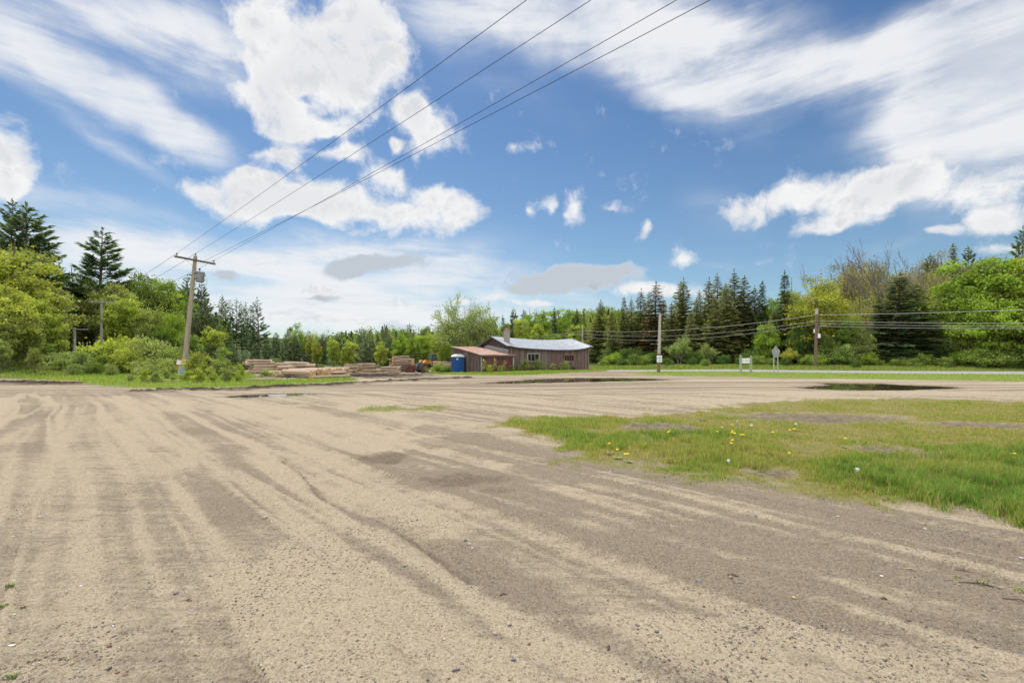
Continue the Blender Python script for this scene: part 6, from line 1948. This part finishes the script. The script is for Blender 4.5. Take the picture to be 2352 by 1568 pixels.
def dandelion(px, py, label, heads=1, seed=False, spread=.05, hgt=.15, group='dandelions in the grass'):
    """(px, py) marks the flower heads in the photo; the root is below them"""
    Y = F * (CZ - hgt) / (py - HY)
    x = (px - CX) / F * Y
    zb = gz(x, Y)
    e = empty('dandelion', (x, Y, zb), rd.random() * 6, label, 'dandelion', group)
    mb = MB()
    for k in range(9):
        a = 6.283 * k / 9 + rd.uniform(-.3, .3); L = rd.uniform(.06, .11)
        c, s = math.cos(a), math.sin(a)
        mb.add([(0, 0, .005), (c * L * .5 - s * .014, s * L * .5 + c * .014, .03), (c * L, s * L, .025), (c * L * .5 + s * .014, s * L * .5 - c * .014, .03)], [(0, 1, 2, 3)])
    mb.build('leaf', STEM, e)
    for k in range(heads):
        hx, hy = (rd.uniform(-spread, spread), rd.uniform(-spread, spread)) if heads > 1 else (0, 0)
        hz = hgt * rd.uniform(.8, 1.15)
        mb = MB(); mb.tube([(0, 0, 0), (hx * .6, hy * .6, hz * .6), (hx, hy, hz)], .003, 5); st = mb.build('stem', STEM, e)
        mb = MB()
        if seed:
            for i in range(90):
                v = Vector((rd.gauss(0, 1), rd.gauss(0, 1), rd.gauss(0, 1))).normalized()
                p = Vector((hx, hy, hz + .012)); q = p + v * .024
                t = v.orthogonal().normalized() * .004
                mb.add([p, q - t, q + t], [(0, 1, 2)])
            mb.lathe([(.001, -.014), (.012, -.008), (.015, 0), (.012, .008), (.001, .014)], Matrix.Translation((hx, hy, hz + .012)), 10)
            mb.build('seed_head', CLOCK, st)
        else:
            for ring, (n, r0, z0) in enumerate(((16, .028, .002), (13, .021, .008), (9, .013, .013))):
                for i in range(n):
                    a = 6.283 * i / n + ring * .3
                    c, s = math.cos(a), math.sin(a); w = r0 * .22
                    mb.add([(hx, hy, hz), (hx + c * r0 * .7 - s * w, hy + s * r0 * .7 + c * w, hz + z0), (hx + c * r0, hy + s * r0, hz + z0 + .002), (hx + c * r0 * .7 + s * w, hy + s * r0 * .7 - c * w, hz + z0)], [(0, 1, 2, 3)])
            mb.lathe([(.001, -.014), (.014, -.006), (.020, .004), (.010, .014), (.001, .017)], Matrix.Translation((hx, hy, hz)), 10)
            mb.build('flower_head', DAND, st)
    return e


k_ = 2352 / 3072
for sx, sy, lb, hd, sdh in ((1828, 1341, 'single yellow dandelion nearest the bare track edge', 1, 0), (1852, 1353, 'yellow dandelion just beside the pair at the track edge', 1, 0), (1884, 1361, 'pair of yellow dandelions on the edge of the grass by the track', 2, 0),
                            (2010, 1299, 'double yellow dandelion in front of the gravelly bare spot', 2, 0), (2166, 1293, 'tallest dandelion at the back of the big dandelion clump', 1, 0), (2152, 1305, 'small dandelion on the fringe of the big clump', 1, 0),
                            (2196, 1302, 'dense middle plant of the big dandelion clump with many heads', 4, 0), (2222, 1310, 'dandelion at the outer side of the big clump', 2, 0), (2194, 1332, 'low front dandelion of the big clump', 2, 0), (2196, 1280, 'lone dandelion behind the big clump', 1, 0),
                            (2380, 1293, 'bright bunch of dandelions standing alone right of the big clump', 4, 0), (2368, 1364, 'small solitary dandelion in front of the bright bunch', 1, 0), (2909, 1369, 'dandelion by the tall grass, nearer the bunch of two far ones', 1, 0), (3043, 1368, 'dandelion by the tall grass nearest the photo edge', 1, 0),
                            (2318, 1305, 'tiny yellow dandelion between the big clump and the bright bunch', 1, 0), (2650, 1196, 'distant dandelion at the far grass edge by the dark puddle', 2, 0), (2470, 1204, 'distant dandelion at the far grass edge before the puddle notch', 2, 0), (2420, 1195, 'farthest tiny dandelion at the grass edge', 2, 0), (2536, 1324, 'faint dandelion in the dry middle of the grass', 1, 0),
                            (2186, 1381, 'white dandelion clock alone in front of the big clump', 1, 1), (2254, 1287, 'white dandelion clock right behind the big clump', 1, 1), (2212, 1273, 'small white dandelion clock behind the big clump, farther one', 1, 1), (2388, 1278, 'white dandelion clock behind the bright bunch', 1, 1), (2572, 1425, 'pale dandelion clock in the long grass of the near plot', 1, 1)):
    dandelion(sx * k_, sy * k_, lb, hd, bool(sdh))

# single stones
rs_ = random.Random(4)


def stone(sx, sy, size, col, label, flat=.6, long=1.3):
    size *= .74; col = tuple(c * .72 for c in col)
    x, y = gr(sx * k_, sy * k_)
    import bmesh
    bm = bmesh.new(); bmesh.ops.create_icosphere(bm, subdivisions=2, radius=1)
    ax = [Vector((rs_.gauss(0, 1), rs_.gauss(0, 1), rs_.gauss(0, 1))).normalized() for _ in range(7)]
    lim = [rs_.uniform(.55, .85) for _ in ax]
    for v in bm.verts:
        for a, l in zip(ax, lim):
            dd = v.co.dot(a)
            if dd > l:
                v.co -= a * (dd - l) * .9
        v.co = Vector((v.co.x * size * long, v.co.y * size, v.co.z * size * flat))
    me = bpy.data.meshes.new('stone'); bm.to_mesh(me); bm.free()
    nm = 'stone_%s' % ('%.2f' % col[0] + '%.2f' % col[2])
    me.materials.append(MATS.get(nm) or simple(nm, col, .8, var=.25, scale=40, bump=.2))
    o = link('stone', me, None, (x, y, gz(x, y) + size * flat * .45)); o.rotation_euler = (rs_.uniform(-.2, .2), rs_.uniform(-.2, .2), rs_.random() * 6)
    tag(o, label, 'stone', 'single stones on the sandy ground')


BLU, PNK, WHT, GRY, TANS, RED_ = (.20, .21, .24), (.46, .37, .34), (.70, .68, .66), (.16, .15, .145), (.55, .40, .22), (.27, .13, .10)
for s in ((1541, 1980, .017, BLU, 'smooth blue grey pebble near the bottom of the photo'), (1528, 1870, .018, PNK, 'pinkish angular stone with a shaded side above the blue pebble', .9), (1484, 1901, .016, PNK, 'flat pale pink stone lower than the angular one'), (1614, 1984, .012, (.33, .37, .33), 'flat pale green stone beside the blue pebble', .4),
          (1587, 1924, .013, RED_, 'small brown stone up from the green one'), (1368, 2013, .016, GRY, 'dark slanting chip of stone in the bottom centre', .5, 2.0), (286, 1872, .013, (.36, .31, .33), 'lilac grey stone casting a dark edge on the gravelly patch', .9), (345, 1858, .013, PNK, 'long pale stone beside the lilac one', .5, 1.7), (340, 1866, .009, WHT, 'bright white chip touching the long pale stone', .5, 1.8),
          (328, 1932, .014, RED_, 'reddish stone in the middle of the gravelly patch', .9), (328, 1998, .016, GRY, 'dark lump of stone at the bottom of the gravelly patch', .9), (352, 2006, .013, RED_, 'brown red stone next to the dark lump'), (378, 2012, .015, RED_, 'broader red brown stone below the dark lump'), (217, 1986, .014, TANS, 'yellow orange stone alone on the pale sand', .9),
          (35, 1922, .018, WHT, 'large white chip near the grassy tufts in the corner', .35, 1.6), (42, 1838, .014, WHT, 'upper white chip above the large one in the corner', .35, 1.5), (120, 1548, .018, WHT, 'white flake far up on the pale sand', .4), (41, 1609, .018, WHT, 'white flake beside the wheel track at the photo side', .4), (242, 1753, .012, WHT, 'little white flake halfway along the pale track', .4),
          (795, 1558, .030, PNK, 'pale stone with a dark shadow beside the curved damp edge', .8), (1216, 1703, .022, (.33, .29, .27), 'grey stone half sunk in the pale sand', .7), (1396, 1620, .022, GRY, 'dark stone of the little group on the damp track', .9), (1409, 1631, .021, PNK, 'pale stone of the little group on the damp track'), (1417, 1641, .016, WHT, 'lowest chip of the little group on the damp track', .6),
          (2096, 1736, .026, BLU, 'flat blue grey stone at the edge of the sandy strip', .4), (2221, 1749, .020, BLU, 'second blue grey stone farther along the sandy strip', .5), (2192, 1735, .02, (.40, .28, .2), 'round tan stone in front of the dark stick', .8), (2383, 1797, .02, TANS, 'smooth orange tan pebble alone on the sand', .7), (2365, 1869, .015, RED_, 'small brown stone on the sandy strip below the tan pebble'),
          (2645, 1728, .016, WHT, 'white chip shining on the damp lane', .4), (2776, 1592, .02, WHT, 'flat white chip near the tall grass', .3, 1.6), (3066, 1669, .02, WHT, 'white chip at the photo edge by the grass', .4), (2515, 1550, .02, WHT, 'white chip on the damp lane below the grass', .4), (1830, 1412, .018, WHT, 'small white stone at the corner of the grass', .5),
          (2652, 1972, .014, PNK, 'pale stone low on the sandy strip', .7), (880, 1655, .02, GRY, 'dark grey sliver on the sand near the middle', .4, 1.8), (922, 1660, .016, BLU, 'bluish pebble right of the dark sliver', .5), (530, 1774, .022, GRY, 'dark patchy stone pressed into the track', .4), (1911, 1880, .016, GRY, 'grey stone right of the bark strip', .5)):
    stone(*s)

STICK = simple('stick_bark', (.10, .07, .055), .9, var=.4)
PALESTICK = simple('pale_stick', (.40, .30, .20), .9, var=.2)
BARKRED = simple('red_bark_chip', (.30, .14, .08), .9, var=.3)


def stick(sx, sy, L, r, ang, m, label, bend=.05, cat='stick'):
    L *= .55; r *= .62
    x, y = gr(sx * k_, sy * k_)
    a = R(ang); c, s = math.cos(a), math.sin(a)
    mb = MB(); pts = []
    for k in range(5):
        t = k / 4 - .5; o = bend * L * (1 - 4 * t * t) + rs_.uniform(-.03, .03) * L
        xx, yy = x + c * L * t - s * o, y + s * L * t + c * o
        pts.append((xx, yy, gz(xx, yy) + r * .8 + (.01 if k == 2 else 0)))
    mb.tube(pts, [r * .7, r, r * .95, r * .8, r * .5], 7)
    tag(mb.build('stick' if cat == 'stick' else 'bark_chip', m), label, cat)


stick(1826, 1946, .075, .011, 70, STICK, 'dark upright looking strip of bark beside the pale sand', .02, 'bark chip')
stick(2199, 1731, .14, .010, -25, STICK, 'dark broken stick at the edge of the sandy strip')
stick(2653, 1808, .085, .012, 5, STICK, 'flat dark bark chip lying alone on the sandy strip', .1, 'bark chip')
stick(566, 1797, .085, .009, -4, BARKRED, 'reddish strip of bark on the pale sand', .12, 'bark chip')
stick(2734, 1705, .24, .005, -40, PALESTICK, 'thin pale twig on the damp lane')
stick(2893, 1704, .2, .006, -35, STICK, 'thin dark twig right of the pale one')
stick(2940, 1753, .42, .008, -28, STICK, 'long forked green tipped twig lying by the lane')
stick(3060, 1798, .3, .008, -40, STICK, 'dark twig at the photo edge below the grass')
stick(110, 1980, .10, .008, 12, PALESTICK, 'pale splinter of wood between the grassy tufts')
stick(1510, 1780, .09, .008, 15, STICK, 'short dark splinter in the sandy middle')


def tuft_plant(sx, sy, h, n, label, group='small green tufts on the bare ground'):
    x, y = gr(sx * k_, sy * k_)
    zb = gz(x, y); h *= .7; n = int(n * .7)
    mb = MB()
    for k in range(n):
        a = rd.random() * 6.28; L = h * rd.uniform(.5, 1.1); c, s = math.cos(a), math.sin(a)
        bx, by = rd.uniform(-.6, .6) * h, rd.uniform(-.4, .4) * h
        w = .003
        mb.add([(bx - s * w, by + c * w, 0), (bx + s * w, by - c * w, 0), (bx + c * L * .3 + s * w * .8, by + s * L * .3 - c * w * .8, L * .6), (bx + c * L * .3 - s * w * .8, by + s * L * .3 + c * w * .8, L * .6), (bx + c * L * .75, by + s * L * .75, L * .8)], [(0, 1, 2, 3), (3, 2, 4)])
    o = mb.build('grass_tuft', STEM, None, (x, y, zb - .004)); tag(o, label, 'grass tuft', group)


for s in ((38, 2026, .05, 60, 'low dense tuft in the bottom corner'), (10, 1822, .05, 40, 'tuft at the very edge above the white chips'), (70, 1818, .04, 34, 'tuft next to the edge tuft above the white chips'), (72, 1904, .025, 14, 'tiny sprig above the large white chip'), (88, 1982, .025, 12, 'tiny sprig beside the pale splinter'), (206, 1974, .03, 8, 'thin sprig behind the yellow orange stone'),
          (30, 1770, .06, 50, 'sparse tuft up the side of the wheel track'), (750, 1722, .035, 16, 'little sprig alone in the sandy middle'), (2480, 1632, .06, 16, 'flat sprig of green leaves on the damp lane'), (2872, 1728, .06, 14, 'leafy shoot standing by the dark twig'), (2945, 1750, .09, 18, 'spreading shoot on the long forked twig'), (3058, 1772, .08, 24, 'tuft at the edge of the lane near the photo side'),
          (2108, 1270, .16, 60, 'bright upright tuft behind the big dandelion clump'), (2306, 1345, .09, 60, 'spiky tuft in front of the bright dandelion bunch')):
    tuft_plant(*s)
